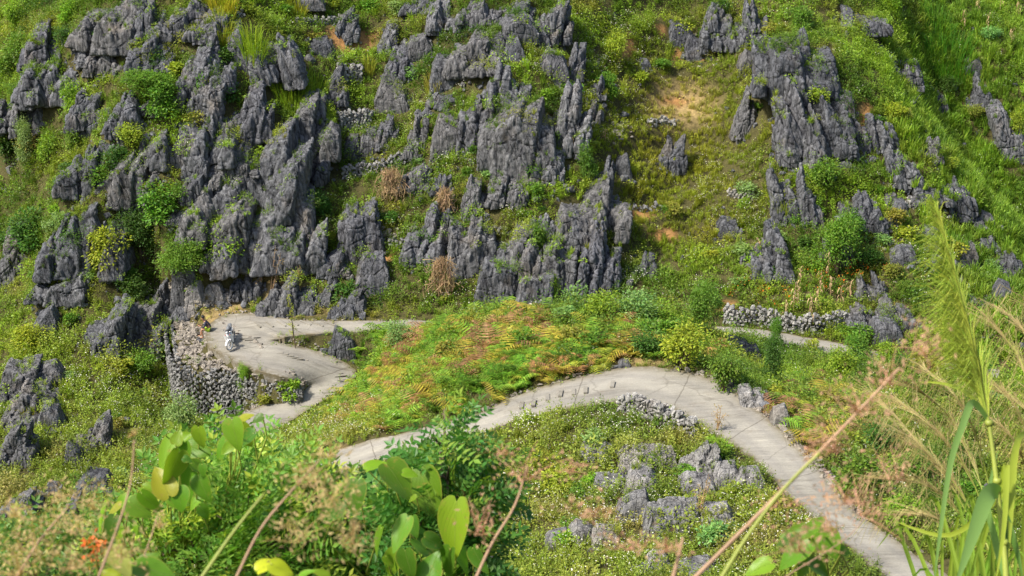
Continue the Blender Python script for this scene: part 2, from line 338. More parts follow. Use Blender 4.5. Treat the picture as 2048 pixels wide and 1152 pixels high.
def seg_dist(X, Y, P, closed=False):
    """nearest distance to polyline, param index, signed side (left +)"""
    best = np.full(X.shape, 1e9); zi = np.zeros(X.shape); side = np.zeros(X.shape); par = np.zeros(X.shape)
    for i in range(len(P) - 1):
        a, b = P[i], P[i + 1]; dx, dy = b.x - a.x, b.y - a.y; L2 = dx * dx + dy * dy + 1e-9
        t = np.clip(((X - a.x) * dx + (Y - a.y) * dy) / L2, 0, 1)
        d = np.hypot(X - a.x - t * dx, Y - a.y - t * dy); m = d < best
        best[m] = d[m]; zi[m] = (a.z + (b.z - a.z) * t)[m]; par[m] = (i + t)[m]; side[m] = np.sign(dx * (Y - a.y) - dy * (X - a.x))[m]
    return best, zi, side, par
def in_poly(X, Y, P):
    c = np.zeros(X.shape, bool); n = len(P)
    for i in range(n):
        a, b = P[i], P[i - 1]
        cond = ((a[1] > Y) != (b[1] > Y)); xx = (b[0] - a[0]) * (Y - a[1]) / ((b[1] - a[1]) + 1e-12) + a[0]
        c ^= cond & (X < xx)
    return c
RC = [(a + b) / 2 for a, b in zip(RA, RB)]
def on_road(X, Y, grow=0.0):
    """inside the road surface (quad by quad), and the road height there"""
    ins = np.zeros(X.shape, bool); z = np.zeros(X.shape)
    for i in range(len(RA) - 1):
        q = [RA[i], RB[i], RB[i + 1], RA[i + 1]]; c = (q[0] + q[1] + q[2] + q[3]) / 4
        if grow:
            q = [p + (p - c) * (grow / max(.5, (p - c).length)) for p in q]
        x0, x1 = min(p.x for p in q), max(p.x for p in q); y0, y1 = min(p.y for p in q), max(p.y for p in q)
        m = (X >= x0) & (X <= x1) & (Y >= y0) & (Y <= y1)
        if m.any():
            k = in_poly(X[m], Y[m], [(p.x, p.y) for p in q]); t = np.zeros(X.shape, bool); t[m] = k
            ins |= t; z[t] = c.z
    return ins, z
dA, zA, _, _ = seg_dist(XX, YY, RA); dB, zB, _, _ = seg_dist(XX, YY, RB)
dr = np.minimum(dA, dB); zr = np.where(dA < dB, zA, zB)
bl = np.clip((dr - .3) / 2.2, 0, 1); bl = bl * bl * (3 - 2 * bl)
ZZ2 = zr * (1 - bl) + ZZ2 * bl + .05 * (1 - bl)
# retaining wall below the hairpin: top line px, top height, foot height
WL = [(330,600,-33.9,-34.2),(338,640,-34.4,-34.9),(346,680,-34.6,-36.3),(352,712,-34.7,-37.5),(372,734,-34.7,-37.6),(420,742,-34.75,-37.6),(480,750,-34.8,-37.4),(540,762,-34.95,-36.9),(580,772,-35.15,-36.2),(604,778,-35.3,-35.8)]
WT = catmull([at_z(a, b, z) for a, b, z, zb in WL], 5)
WB = catmull([Vector((at_z(a, b, z).x, at_z(a, b, z).y, zb)) for a, b, z, zb in WL], 5)
edge = [p for p, s in zip(RA, range(len(RA))) if 27 * 6 <= s <= 33 * 6]
verge = in_poly(XX, YY, [(p.x, p.y) for p in edge] + [(p.x, p.y) for p in reversed(WT)])
dW, zWB, sW, pW = seg_dist(XX, YY, WB)
_, zWT, _, _ = seg_dist(XX, YY, WT)
ins, zin = on_road(XX, YY)
ZZ2 = np.where(verge, np.minimum(zWT + .02, -34.45) + .1 * fbm(XX, YY), ZZ2)
ctr = at_z(470, 690, -34)
outer = (~verge) & (~ins) & (dW < 3.5) & (sW * np.sign(1) == (1 if False else sW)) & (dr > .25)
# the wall line runs from the far left round to the bend: its outer side is on the right-hand of travel
sgn = seg_dist(np.array([ctr.x]), np.array([ctr.y]), WB)[2][0]
outer &= (sW == -sgn)
k = np.clip(dW / 3.5, 0, 1) ** 1.5
ZZ2 = np.where(outer, np.minimum(ZZ2, zWB * (1 - k) + ZZ2 * k), ZZ2)
ins2, zin2 = on_road(XX, YY, .25)
ZZ2 = np.where(ins2, np.minimum(ZZ2, zin2 - .07), ZZ2)
ZZ2 = np.where(ins, zin - .12, ZZ2)
ZZ = ZZ2
def H(x, y):
    fx = np.clip((np.asarray(x) - GX0) / GS, 0, len(gx) - 1.001); fy = np.clip((np.asarray(y) - GY0) / GS, 0, len(gy) - 1.001)
    i = fx.astype(int); j = fy.astype(int); a = fx - i; b = fy - j
    return (ZZ[j, i] * (1 - a) + ZZ[j, i + 1] * a) * (1 - b) + (ZZ[j + 1, i] * (1 - a) + ZZ[j + 1, i + 1] * a) * b
def hit(px, py, d0=40.):
    r = ray(px, py); r = r / r.y; D = np.arange(d0, 165, .08)
    g = H(r.x * D, D) - r.z * D; w_ = np.where(g > 0)[0]
    d = D[w_[0]] if len(w_) else 120.
    return Vector((r.x * d, d, float(H(r.x * d, d))))
def slope_n(x, y, e=.4):
    return Vector((float(H(x - e, y) - H(x + e, y)), float(H(x, y - e) - H(x, y + e)), 2 * e)).normalized()

# region blobs in the picture -> colours (projected onto the ground they stand on)
def blob(px, py, cx, cy, rx, ry, soft=1.0): return np.clip(1.25 - np.sqrt(((px - cx) / rx) ** 2 + ((py - cy) / ry) ** 2) , 0, 1) ** soft
ORANGE = [(690,74,62,22),(650,98,24,9),(1352,203,34,11),(1385,108,40,14),(1320,60,18,9),(1290,430,14,10),(765,515,20,12),(1265,425,20,14),(1735,250,14,50),(590,270,20,14),(700,95,50,12),(1780,620,18,14),(1440,610,30,8),(1330,470,26,16),(1250,100,26,30)]
STRAW = [(440,612,60,22),(600,620,60,12),(420,640,26,14),(1360,210,80,50),(560,580,60,20),(1290,715,60,18)]
def soilcol(px, py):
    base = np.zeros(px.shape + (3,)) + np.array((.085, .080, .032))
    o = sum(blob(px, py, a, b, c, d) for a, b, c, d in ORANGE); o = np.clip(o * 1.6 - .12 + .9 * fbm(px / 22, py / 9, 2.), 0, 1) * (o > .05); o = o[..., None]
    s = np.clip(sum(blob(px, py, a, b, c, d) for a, b, c, d in STRAW), 0, 1)[..., None]
    base = base * (1 - s) + np.array((.40, .30, .14)) * s
    return base * (1 - o) + np.array((.42, .23, .09)) * o, o[..., 0], s[..., 0]
V = np.stack([XX, YY, ZZ], -1)
ppx, ppy, pf = proj(V)
scol, _, _ = soilcol(ppx, ppy)
ny, nx = XX.shape
me = bpy.data.meshes.new('hillside')
ii = np.arange(nx * ny).reshape(ny, nx)
faces = np.stack([ii[:-1, :-1], ii[:-1, 1:], ii[1:, 1:], ii[1:, :-1]], -1).reshape(-1, 4)
me.from_pydata(V.reshape(-1, 3).tolist(), [], faces.tolist())
ca = me.color_attributes.new('soil', 'FLOAT_COLOR', 'POINT'); ca.data.foreach_set('color', np.c_[scol.reshape(-1, 3), np.ones(nx * ny)].ravel())
me.polygons.foreach_set('use_smooth', np.ones(len(faces), bool)); me.materials.append(M['ground']); me.update()
terrain = tag(bpy.data.objects.new('hillside', me), kind='structure'); C.objects.link(terrain)

# ------------------------------------------------------------------ road
def build_road():
    vs, fs, eg, al = [], [], [], []; K = 10; n = len(RA); run = 0.
    jit = [(fbm(np.array(i * .35), np.array(3.1)) * .14, fbm(np.array(i * .35), np.array(9.1)) * .14) for i in range(n)]
    for i in range(n):
        run += (RC[i] - RC[i - 1]).length if i else 0
        a, b = RA[i].copy(), RB[i].copy(); d = (b - a).normalized(); a -= d * float(jit[i][0]) * 1.6; b += d * float(jit[i][1]) * 1.6
        for j in range(K + 1):
            t = j / K; p = a.lerp(b, t); p.z += .02 + .03 * float(perlin(p.x * .7, p.y * .7, 0)); vs.append(p); eg.append(max(0, 1 - min(t, 1 - t) * 7)); al.append((run, t))
    for i in range(n - 1):
        for j in range(K):
            q = i * (K + 1) + j; fs.append((q, q + 1, q + K + 2, q + K + 1))
    base = len(vs)
    for s, col in ((0, 0), (1, K)):
        b0 = len(vs)
        for i in range(n):
            p = vs[i * (K + 1) + col]; vs.append(p + Vector((0, 0, -.5))); eg.append(.5)
        for i in range(n - 1):
            a, b = i * (K + 1) + col, (i + 1) * (K + 1) + col
            fs.append((a, b, b0 + i + 1, b0 + i) if s == 0 else (b, a, b0 + i, b0 + i + 1))
    # raised traction slabs and ribs cast on the concrete
    def slab(px, py, lx, ly, ang, h=.05):
        c = None; z = -29
        for _ in range(6):
            p = at_z(px, py, z); dd = [(q - p).length for q in RC]; z = RC[dd.index(min(dd))].z
        p.z = z + .03; m = MB(); m.box(p + Vector((0, 0, h / 2)), (lx, ly, h), Matrix.Rotation(ang, 3, 'Z')); b = len(vs)
        vs.extend(Vector(v) for v in m.v); fs.extend(tuple(k + b for k in f) for f in m.f); eg.extend([0.2] * 8)
    for px, py in ((1043,813),(1067,808),(1095,797),(1121,789),(1147,786),(1171,782),(1225,771),(782,883)): slab(px, py, .17, .62, R(rnd.uniform(-8, 4)), .07)
    rr = random.Random(2)
    for k in range(9): slab(632 + k * 7, 712 + k * 6 + rr.uniform(-2, 2), .6, .1, R(-5 + k * 3), .035)
    for k in range(8): slab(555 - k * 9, 690 + rr.uniform(-3, 3) - k * 2, .6, .1, R(8), .05)
    for k in range(7): slab(515 + k * 24, 650 + rr.uniform(-3, 3), .9, .1, R(-60 + k * 4), .05)
    for k in range(8): slab(560 + k * 10, 708 + k * 3, .35, .12, R(12), .05)
    me = bpy.data.meshes.new('road'); me.from_pydata([tuple(v) for v in vs], [], fs); me.materials.append(M['road'])
    ca = me.color_attributes.new('edge', 'FLOAT_COLOR', 'POINT'); ca.data.foreach_set('color', np.repeat(np.array(eg)[:, None], 4, 1).ravel())
    al += [(0.4, .1)] * (len(vs) - len(al)); aa = me.attributes.new('along', 'FLOAT_VECTOR', 'POINT'); aa.data.foreach_set('vector', np.array([(p, q, 0) for p, q in al]).ravel())
    me.update(); o = bpy.data.objects.new('road', me); C.objects.link(o); tag(o, kind='structure'); return o
build_road()

# ------------------------------------------------------------------ rocks
#BEGIN_ROCKS
ROCKS = '''167 0 308 88 m|massive dark crag at the top edge left of the bright grass tufts
150 33 212 96 m|blocky buttress jutting left below the massive top crag
270 3 350 76 s|fluted grey block right of the massive top crag
342 10 438 72 m|rounded grey dome at the top left of the yellow grass tuft
42 40 140 128 s|tall pale topped spire at the far upper left
52 105 168 192 s|row of vertical fluted ribs under the far upper left spire
180 98 238 142 s|dark pedestal stone below the small balanced cap
187 78 224 106 b|small rounded cap stone balanced on a dark pedestal
0 168 120 252 d|long sloping dark rock at the left edge above the green thicket
368 60 447 172 s|creased grey tower left of the long upright grass clump
478 0 590 152 d|long leaning ridge of grey rock right of the upright grass clump
470 160 537 268 s|grey knob standing under the long upright grass clump
546 180 650 298 m|pair of tilted grey slabs beside the yellow green bush
625 130 684 202 s|upright wedge stone at the left end of the small terrace wall
216 183 284 262 s|fluted shoulder of rock in the middle of the left crag
150 190 216 252 m|brownish knob of rock on the left crag above the dark gully
125 235 205 378 d|steep dark wall of rock on the left flank of the left crag
198 250 302 395 d|long grey ramp of rock in the middle of the left crag
362 115 432 215 m|leaning creased rock below the upper grey tower of the left crag
318 213 458 318 s|broken ledge of upright blocks across the left crag
425 248 582 412 m|broad smooth grey face at the right side of the left crag
340 352 492 478 s|bulging fluted buttress below the broad smooth face
108 355 184 520 d|dark sloping rib at the left foot of the left crag
248 350 325 430 s|weathered grey knob between two bushes of the left crag
575 290 642 358 s|ribbed small outcrop right of the broad smooth face
620 75 664 108 b|round dark boulder on the orange soil left of the overhang
672 8 710 80 s|narrow twisted pillar standing over bare orange soil
584 0 640 14 b|low grey stone at the top edge above the terrace wall
806 0 862 24 m|dark stone at the top edge over the yellow green herbs
858 0 927 54 s|grooved dark pillar second from the left in the top row
922 0 992 44 s|narrow notched rock third from the left in the top row
990 0 1062 48 m|green capped rock fourth from the left in the top row
1058 0 1134 80 s|tall rounded tower at the right end of the top row
1005 28 1068 72 b|grey lump below the top row of towers
758 36 804 104 s|slender upright stone right of the orange soil
773 82 822 160 s|pointed grey triangle below the slender upright stone
820 72 864 116 b|dark squat stone between two herb patches near the top
908 55 1002 142 m|knobbly crest of rock above the central spire
860 112 912 168 b|rounded dark stone at the left foot of the knobbly crest
1008 80 1048 122 b|smooth grey dome in the herbs right of the knobbly crest
1062 65 1098 92 b|pale rounded boulder under the tall rounded tower
1082 102 1132 152 b|wide smooth boulder between the top row and the fang rock
1128 80 1162 158 s|thin dark pillar right of the wide smooth boulder
913 148 988 288 s|tall central spire with vertical grooves
966 122 1038 228 s|split twin rock leaning behind the central spire
866 232 928 300 b|hollowed boulder at the left foot of the central spire
972 205 1100 336 f|curved fang of rock sweeping down left in the centre
1108 148 1168 302 s|long narrow column right of the curved fang
1163 196 1204 240 s|small pointed pair of stones right of the long narrow column
1176 148 1208 198 s|dark jagged stone above the small pointed pair
810 214 844 312 s|thin standing slab left of the white flowered terrace
758 158 814 212 b|broad grey wedge above the thin standing slab
754 224 790 292 s|light grey leaning stone beside the drystone terrace
722 258 762 308 b|pale pointed stone on the short grass terrace
685 268 718 314 b|narrow grey stone at the left end of the short grass terrace
1193 303 1222 384 s|dark upright blade of rock at the left edge of the grassy bowl
1230 310 1260 354 b|small square stone in the grass right of the upright blade
1320 270 1364 342 s|solitary grey tooth in the middle of the grassy bowl
924 350 970 418 s|grey obelisk between the dry stalks and the ribbed block
972 336 1052 402 s|ribbed block at the centre of the middle terrace
1108 360 1236 470 m|big knobbly head of the rock column by the grassy bowl
1160 440 1226 580 s|tall dark trunk under the knobbly head
1108 420 1180 500 m|bulging shoulder on the left of the knobbly head
803 324 852 378 s|split stone right of the large heap of dry stalks
862 346 900 388 s|small jagged stone left of the grey obelisk
1070 306 1120 362 s|pale leaning stone above the knobbly head
680 406 760 522 f|long curved grey rock left of the middle herb terrace
808 396 897 514 s|shark fin shaped rock left of the arch rock
712 508 772 580 b|dark egg shaped boulder with a pointed top
906 440 986 548 f|arch shaped rock with a hollow of brown rubble
993 445 1082 568 s|deeply grooved rock right of the arch
966 518 1082 598 m|low ribbed rock at the foot of the deeply grooved rock
1080 488 1144 598 f|smooth draped rock left of the tall dark trunk
1070 428 1118 488 s|small grooved stone above the smooth draped rock
1268 503 1304 552 s|small grey tooth with pebbles at the foot of the grassy bowl
670 575 718 634 m|grey stone half hidden behind the back road
1408 0 1482 95 s|jagged grey tower at the top right of the bowl
1484 0 1542 88 s|dark twin stub right of the jagged tower
1338 48 1384 82 b|flat pale boulder on the dry slope at the top of the bowl
1372 74 1412 120 b|tilted grey slab on the dry slope under the flat pale boulder
1481 105 1518 142 b|rounded stone left of the great right spire
1526 66 1682 180 m|craggy white streaked head of the great right spire
1588 120 1700 262 s|tall fluted face of the great right spire
1568 150 1650 300 s|smooth lower left slab of the great right spire
1630 230 1708 305 m|overhanging foot of the great right spire
1565 258 1644 322 s|low broken stones at the left foot of the great right spire
1470 165 1508 270 s|thin crooked pillar in the grass left of the great right spire
1686 0 1770 62 d|dark sloping outcrop at the top right edge
1776 82 1840 168 d|dark outcrop with a pale scar on the right slope
1863 152 1893 218 d|slim dark stone on the right slope
1928 116 1962 154 b|small dark knob in the grass on the right slope
1946 152 2008 238 s|two headed dark rock near the right edge
2006 198 2048 318 m|dark rock at the right edge behind the yellow bush
1710 205 1746 292 d|first rib of the descending rock spur below the great right spire
1738 210 1792 295 d|long diagonal rib of the descending rock spur
1780 270 1842 365 d|middle rib of the descending rock spur
1828 332 1892 405 d|lower rib of the descending rock spur
1838 272 1884 322 s|pale folded stone above the lower rib of the spur
1884 328 1952 425 d|last rock of the spur before the bright grass
1548 326 1600 440 s|dark hollow pillar at the lower right of the bowl
1594 328 1642 448 s|smooth tall post of rock beside the climbing bush
1510 438 1590 550 s|wavy cluster of pinnacles at the right foot of the bowl
1436 440 1478 472 b|pale triangular boulder on the lower bowl
1482 498 1504 532 s|small smooth stone left of the wavy pinnacles
1644 472 1672 528 s|dark finger of rock under the climbing bush
1694 384 1760 448 s|striped grey slab right of the climbing bush
1678 468 1722 528 s|leaning stone right of the dark finger
1720 548 1757 598 s|speckled grey stone above the orange flowers
1754 542 1775 590 s|thin stone beside the speckled grey stone
1760 592 1832 655 s|grey horned rock right of the field wall
1746 638 1802 688 b|smooth hump below the grey horned rock
1700 605 1754 664 s|dark grooved stone at the right end of the field wall
1462 674 1514 714 m|dark cracked rock in the bushes below the field wall
1915 488 1952 534 b|dark stone behind the green plume
1986 498 2048 552 s|grey outcrop at the right edge above the beige grass
1958 426 1988 452 b|small grey stone at the foot of the bright grass slope
1988 562 2020 604 b|dark stone at the right edge behind the beige grass heads
1866 483 1908 540 s|grey stone left of the tip of the green plume
1488 772 1538 812 m|dark rock in the bushes right of the upper road bend
1544 812 1578 852 b|small dark rock beside the right edge of the road
438 430 610 522 m|wide knobbly ridge descending right to the dead saplings
525 535 610 624 s|grey white streaked rock behind the thin roadside sapling
464 528 510 592 s|upright stone left of the thin dead saplings
345 558 388 610 b|rounded block above the sitting person
286 552 332 628 s|leaning fin left of the rock steps
256 610 332 694 m|dark overhanging block left of the sitting person
303 598 368 645 m|grey brown block with a hollow under it near the wall top
166 604 238 702 m|large pale topped boulder in the left bushes
68 620 110 672 b|dark rounded boulder in the yellow green left bushes
78 528 172 592 d|low sloping rock in the left thicket
133 563 172 602 b|small grey stone under the low sloping rock
92 438 238 537 d|wide fluted ramp left of the round bright bush
0 438 44 562 m|tall dark rock at the left edge
0 726 96 802 m|cluster of rounded rocks at the left edge
78 726 124 768 b|smooth round stone right of the left edge cluster
656 696 708 716 b|low dark rock between the two road arms
638 493 692 548 s|small broken rock above the back road
0 755 98 852 s|dark grooved wall of rock at the lower left edge
0 845 58 934 m|lowest shoulder of the dark grooved wall
76 810 120 858 b|pale boulder beside the tuft of yellow grass
154 828 212 897 s|solitary dark boulder in the lower left herbs
130 888 168 932 b|dark stone under the solitary dark boulder
0 973 64 1042 m|dark rock at the left edge above the blurred grass
130 973 168 1042 s|upright dark stone left of the heart leaved vine
152 948 218 988 b|low pale stone above the upright dark stone
88 968 120 994 b|small stone peeping from herbs near the left edge
1248 893 1350 942 f|flat pale slab above the lower boulder group
1164 882 1224 917 f|brown topped low rock in the flowering herbs
1256 942 1318 988 b|grey hump below the flat pale slab
1192 957 1264 982 f|thin flat slab left of the grey hump
1240 988 1300 1040 b|square boulder with a white top
1298 996 1398 1068 f|big tilted striped slab in the lower boulder group
1092 1064 1140 1094 b|low round boulder left of the pinkish one
1186 1058 1242 1099 b|pinkish round boulder in the lower herbs
1138 1050 1188 1088 b|dull boulder between the low round and the pinkish one
1293 1108 1338 1140 b|small pale boulder near the bottom edge
934 1116 1000 1152 b|grey boulder at the bottom behind the pink stem
1362 886 1442 960 s|tall pointed rock with pale crest left of the road
1426 926 1482 972 b|rounded rock right of the tall pointed rock
1478 938 1530 974 b|squat dark rock nearest the road
1364 955 1434 992 b|flat dark rock under the tall pointed rock
1400 1022 1472 1058 b|smooth grey boulder beside the orange patch
1360 1132 1432 1156 b|grey boulder at the bottom edge between blurred stems
398 586 402 600 b|small stone of the rock steps
371 584 402 608 l|white rounded boulder above the sitting person
410 577 447 604 l|largest white boulder above the hairpin
444 590 462 604 l|small white boulder right of the largest one
378 620 396 632 l|cream stone on the bare ground behind the person
1236 722 1260 738 b|pale stone in dry grass at the top of the road bend
1018 312 1040 336 b|grey lump under the curved fang
1280 118 1300 140 b|small stone on the grassy bowl under the dry slope
1050 330 1076 358 s|dark stone right of the ribbed block
630 570 664 610 s|grey tooth above the back road left end'''.split('\n')
#END_ROCKS
NHAND = len(ROCKS)
def hull(pts):
    bm = bmesh.new()
    for p in pts: bm.verts.new(p)
    r = bmesh.ops.convex_hull(bm, input=bm.verts)
    for v in [v for v in bm.verts if not v.link_faces]: bm.verts.remove(v)
    bm.verts.index_update(); vs = [v.co.copy() for v in bm.verts]; fs = [tuple(v.index for v in f.verts) for f in bm.faces]; bm.free()
    return vs, fs
def pinnacle(cx, cy, rx, ry, h, base, lean, top, r):
    P = []
    tx, ty = r.uniform(-.35, .35), r.uniform(-.1, .35)
    prof = [(-base, 1.25), (0, 1.1), (.45, .95), (.8, .66 + .2 * top), (1.0, .14 + .45 * top)]
    ph = r.uniform(0, 6.28)
    for t, k in prof:
        z = t * h; n = 6
        for i in range(n):
            a = ph + 2 * math.pi * (i + r.uniform(-.35, .35)) / n; q = k * r.uniform(.78, 1.1)
            P.append((cx + lean[0] * max(z, 0) + math.cos(a) * rx * q, cy + lean[1] * max(z, 0) + math.sin(a) * ry * q * (1 + .5 * t), z + (max(0, t - .4) * (tx * math.cos(a) * rx + ty * math.sin(a) * ry) * 2.4) + r.uniform(-.06, .06) * h))
    return P
def block(cx, cy, w_, d, h, base, shx, shy, r, nar=.62):
    """angular slab: jittered corners, a chipped slanting top"""
    P = []; tz = r.uniform(-.28, .28)
    for z, k in ((-base, 1.2), (.12, 1.08), (.55, .96), (1.0, nar)):
        for sx in (-1, 1):
            for sy in (-1, 1):
                j = .16; zz_ = z * h
                if z > .5: zz_ += sx * tz * h * (z - .3) - (sy < 0) * r.uniform(.0, .22) * h * z
                P.append((cx + sx * w_ * .5 * k * r.uniform(1 - j, 1 + j) + shx * max(zz_, 0), cy + sy * d * .5 * k * r.uniform(1 - j, 1 + j) + shy * max(zz_, 0), zz_))
    for _ in range(5): P.append((cx + r.uniform(-.5, .5) * w_ * .9 + shx * h * .6, cy - d * .5 * r.uniform(.8, 1.25) + shy * h * .4, h * r.uniform(.1, .8)))
    return P
def rock_mb(w_, h, style, r):
    BASE = .45 if h < 2 else .3
    m = MB(); d = min(max(.85 * w_, .5), 3.0)
    if style in 'bl':
        for k in range(r.choice((1, 2, 2))):
            s = 1 if k == 0 else r.uniform(.5, .75); cx = 0 if k == 0 else r.uniform(-.35, .35) * w_
            vs, fs = hull(block(cx, r.uniform(-.1, .1) * d, w_ * .95 * s, d * s, h * (1 if k == 0 else r.uniform(.5, .8)), .5, r.uniform(-.15, .15), .1, r, .62)); m.add(vs, fs)
    elif style == 'f':       # flat curved slab, broad shoulders
        n = 4
        for k in range(n):
            t = (k + .5) / n - .5; hh = h * (1 - .5 * abs(t + r.uniform(-.2, .2)))
            vs, fs = hull(block(t * w_ * .8, r.uniform(-.1, .1) * d, w_ * .48, d * .9, hh, .3, r.uniform(-.1, .1), .12, r, .85)); m.add(vs, fs)
    else:
        n = {'s': 4, 'm': 3, 'd': 4}[style] + int(w_ / 1.7)
        peak = r.uniform(-.3, .3); dip = r.uniform(.12, .38) * (-1 if r.flip else 1)
        for k in range(n):
            t = (k + .5) / n - .5
            if style == 'd': env = .36 + .64 * (k + .5) / n if not r.flip else 1 - .64 * (k + .5) / n
            else: env = 1 - (1.0 if style == 's' else .6) * abs(t - peak) ** 1.2
            hh = h * max(.3, env) * r.uniform(.6, 1.0)
            if abs(t - peak) < .5 / n + .05 and style != 'd': hh = h
            ww = w_ / n * r.uniform(1.1, 2.1); nar = {'s': .6, 'm': .8, 'd': .66}[style] * r.uniform(.7, 1.3)
            if style == 's' and r.random() < .12: P = pinnacle(t * w_ * .84, r.uniform(-.3, .25) * d, ww * .5, d * r.uniform(.3, .5), hh, BASE, (dip * .6, r.uniform(.12, .4)), .35, r)
            else: P = block(t * w_ * .84, r.uniform(-.25, .3) * d, ww, d * r.uniform(.6, 1.0), hh, BASE, dip + r.uniform(-.12, .12), r.uniform(.1, .4), r, nar)
            vs, fs = hull(P); m.add(vs, fs)
        for k in range(n + 3):     # lower blocks in front
            t = r.uniform(-.5, .5); hh = h * r.uniform(.2, .62)
            vs, fs = hull(block(t * w_ * 1.1, -d * r.uniform(.2, .5), w_ / n * r.uniform(.6, 1.4), d * .5, hh, .4, dip, .3, r, .6)); m.add(vs, fs)
    return m, d
_r = random.Random(88)
for cx, cy, rx, ry, k, lab in ((300, 280, 210, 230, 9, 'grey limestone block wedged between the larger rocks of the left crag'), (400, 480, 140, 90, 4, 'grey limestone block wedged between the larger rocks of the left crag'),
                          (960, 200, 190, 150, 4, 'minor grey rock standing between the larger central pinnacles'), (1060, 500, 130, 70, 3, 'minor grey rock standing between the larger central pinnacles'),
                          (1640, 230, 90, 140, 9, 'minor grey rock huddled against the great right spire'), (1800, 470, 160, 110, 16, 'minor grey rock scattered on the right hand rock spur'), (1960, 560, 80, 60, 6, 'minor grey rock scattered on the right hand rock spur')):
    for _ in range(k):
        while True:
            a, b = _r.uniform(-1, 1), _r.uniform(-1, 1)
            if a * a + b * b < 1: break
        x = cx + a * rx - (b * 60 if cx == 300 else 0); y = cy + b * ry
        if y < 12: continue
        w0 = _r.uniform(34, 76) if cx < 500 else _r.uniform(18, 48); h0 = w0 * _r.uniform(.5, 1.0)
        ROCKS.append('%d %d %d %d %s|%s' % (x - w0 / 2, y - h0, x + w0 / 2, y, _r.choice('mmsd' if cx < 500 else 'smb'), lab))
rocks = []
for i, line in enumerate(ROCKS):
    spec, lab = line.split('|'); x0, y0, x1, y1, st = spec.split(); x0, y0, x1, y1 = map(float, (x0, y0, x1, y1))
    r = random.Random(i * 13 + 5); r.flip = (x0 + x1) / 2 > 1500 
    if st == 'd' and x0 > 450 and x0 < 700: r.flip = True
    p = hit((x0 + x1) / 2, y1 - 1.5); s = F / (p.y * FW.y + p.z * FW.z)
    w_ = (x1 - x0) / s * (1.12 if (x0 < 600 and 60 < y1 < 600) else .95 if y0 > 870 else 1.04); d = min(max(.85 * w_, .5), 3.0)
    if st in 'bl': d = min(max(.8 * w_, .3), 1.6)
    bh = (y1 - y0) / s / math.cos(R(24)); yc = p.y + .40 * d; ln = .25 if st in 'smd' else .1
    rr_ = ray(0, y0); k_ = rr_.z / rr_.y; h = (k_ * yc - p.z) / (1 - k_ * ln) * (.89 if st in 'smd' else (.72 if y0 > 850 else .95))
    gz = float(H(p.x, yc)) - p.z; h = max(h, gz + .45 * bh, bh * (.8 if st in 'bl' else .6))
    if st == 'f' and y0 > 850: h *= .85
    raw, d = rock_mb(w_, h, st, r)
    o = raw.build('rock', M['rock_l'] if st == 'l' else M['rock'])
    o.location = (p.x, yc, p.z); o.rotation_euler = (0, 0, r.uniform(-.12, .12))
    md = o.modifiers.new('r', 'REMESH'); md.mode = 'VOXEL'; md.voxel_size = max(.028, min(.075, (w_ * h) ** .5 / 46)); md.use_smooth_shade = True
    rocks.append([o, st, w_, h, d, lab, i])
bpy.context.view_layer.update()
dg = bpy.context.evaluated_depsgraph_get()
for o, st, w_, h, d, lab, i in rocks:
    me = bpy.data.meshes.new_from_object(o.evaluated_get(dg)); old = o.data
    n = len(me.vertices); co = np.empty(n * 3); me.vertices.foreach_get('co', co); co = co.reshape(-1, 3)
    nm = np.empty(n * 3); me.vertices.foreach_get('normal', nm); nm = nm.reshape(-1, 3)
    q = co + np.array(o.location); S = min(1., (w_ * h) ** .5 / 2.2)
    lean = .35 if st == 'd' else .12
    a, b, c = q[:, 0] + lean * q[:, 2] + i, q[:, 1], q[:, 2]
    wob = fbm(a * .5, b * .5, c * .5, 2) * .7
    fl = 1 - 2.2 * np.abs(perlin(a * 1.7 / S + wob, b * 1.7 / S, c * .22 / S))     # sharp solution flutes
    fl2 = 1 - 2.2 * np.abs(perlin(a * 4.6 / S + 5, b * 4.6 / S + wob, c * .5 / S))
    rg = fbm(a * .8 / S, b * .8 / S, c * .6 / S, 5)
    joint = np.abs(perlin(a * .45 / S + c * .5 / S, b * .45 / S + 7, c * .7 / S - a * .3 / S + wob)); joint = -np.clip(.035 - joint, 0, .035) * 3
    k = .5 if st in 'bl' else 1
    nxy = np.sqrt(np.clip(1 - nm[:, 2] ** 2, 0, 1))
    f1, f2 = worley(a * 1.15 / S + .25 * wob, b * 1.15 / S, c * .5 / S); g1, g2 = worley(a * 2.9 / S + .2 * wob, b * 2.9 / S + 9, c * 1.5 / S)
    blk = np.minimum(f2 - f1, .22) * 1.8 - .3; blk2 = np.minimum(g2 - g1, .25) * 1.6 - .25
    disp = S * ((.035 * fl + .055 * fl2) * k * (.3 + .7 * nxy) + .07 * rg + (.17 * blk + .12 * blk2) * (.4 + .6 * k) + joint * k) + .01 * S
    co = co + nm * disp[:, None]
    me.vertices.foreach_set('co', co.ravel()); me.polygons.foreach_set('use_smooth', np.ones(len(me.polygons), bool))
    o.modifiers.clear(); o.data = me; me.update(); bpy.data.meshes.remove(old)
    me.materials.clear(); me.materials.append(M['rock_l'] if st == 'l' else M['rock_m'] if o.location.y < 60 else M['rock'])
    tag(o, lab, 'boulder' if st in 'bl' else 'rock', lab.replace('grey limestone block', 'blocks').replace('minor grey rock', 'minor rocks') if i >= NHAND else 'karst rocks standing on the hillside')
    o.name = 'boulder' if st in 'bl' else 'limestone_rock'

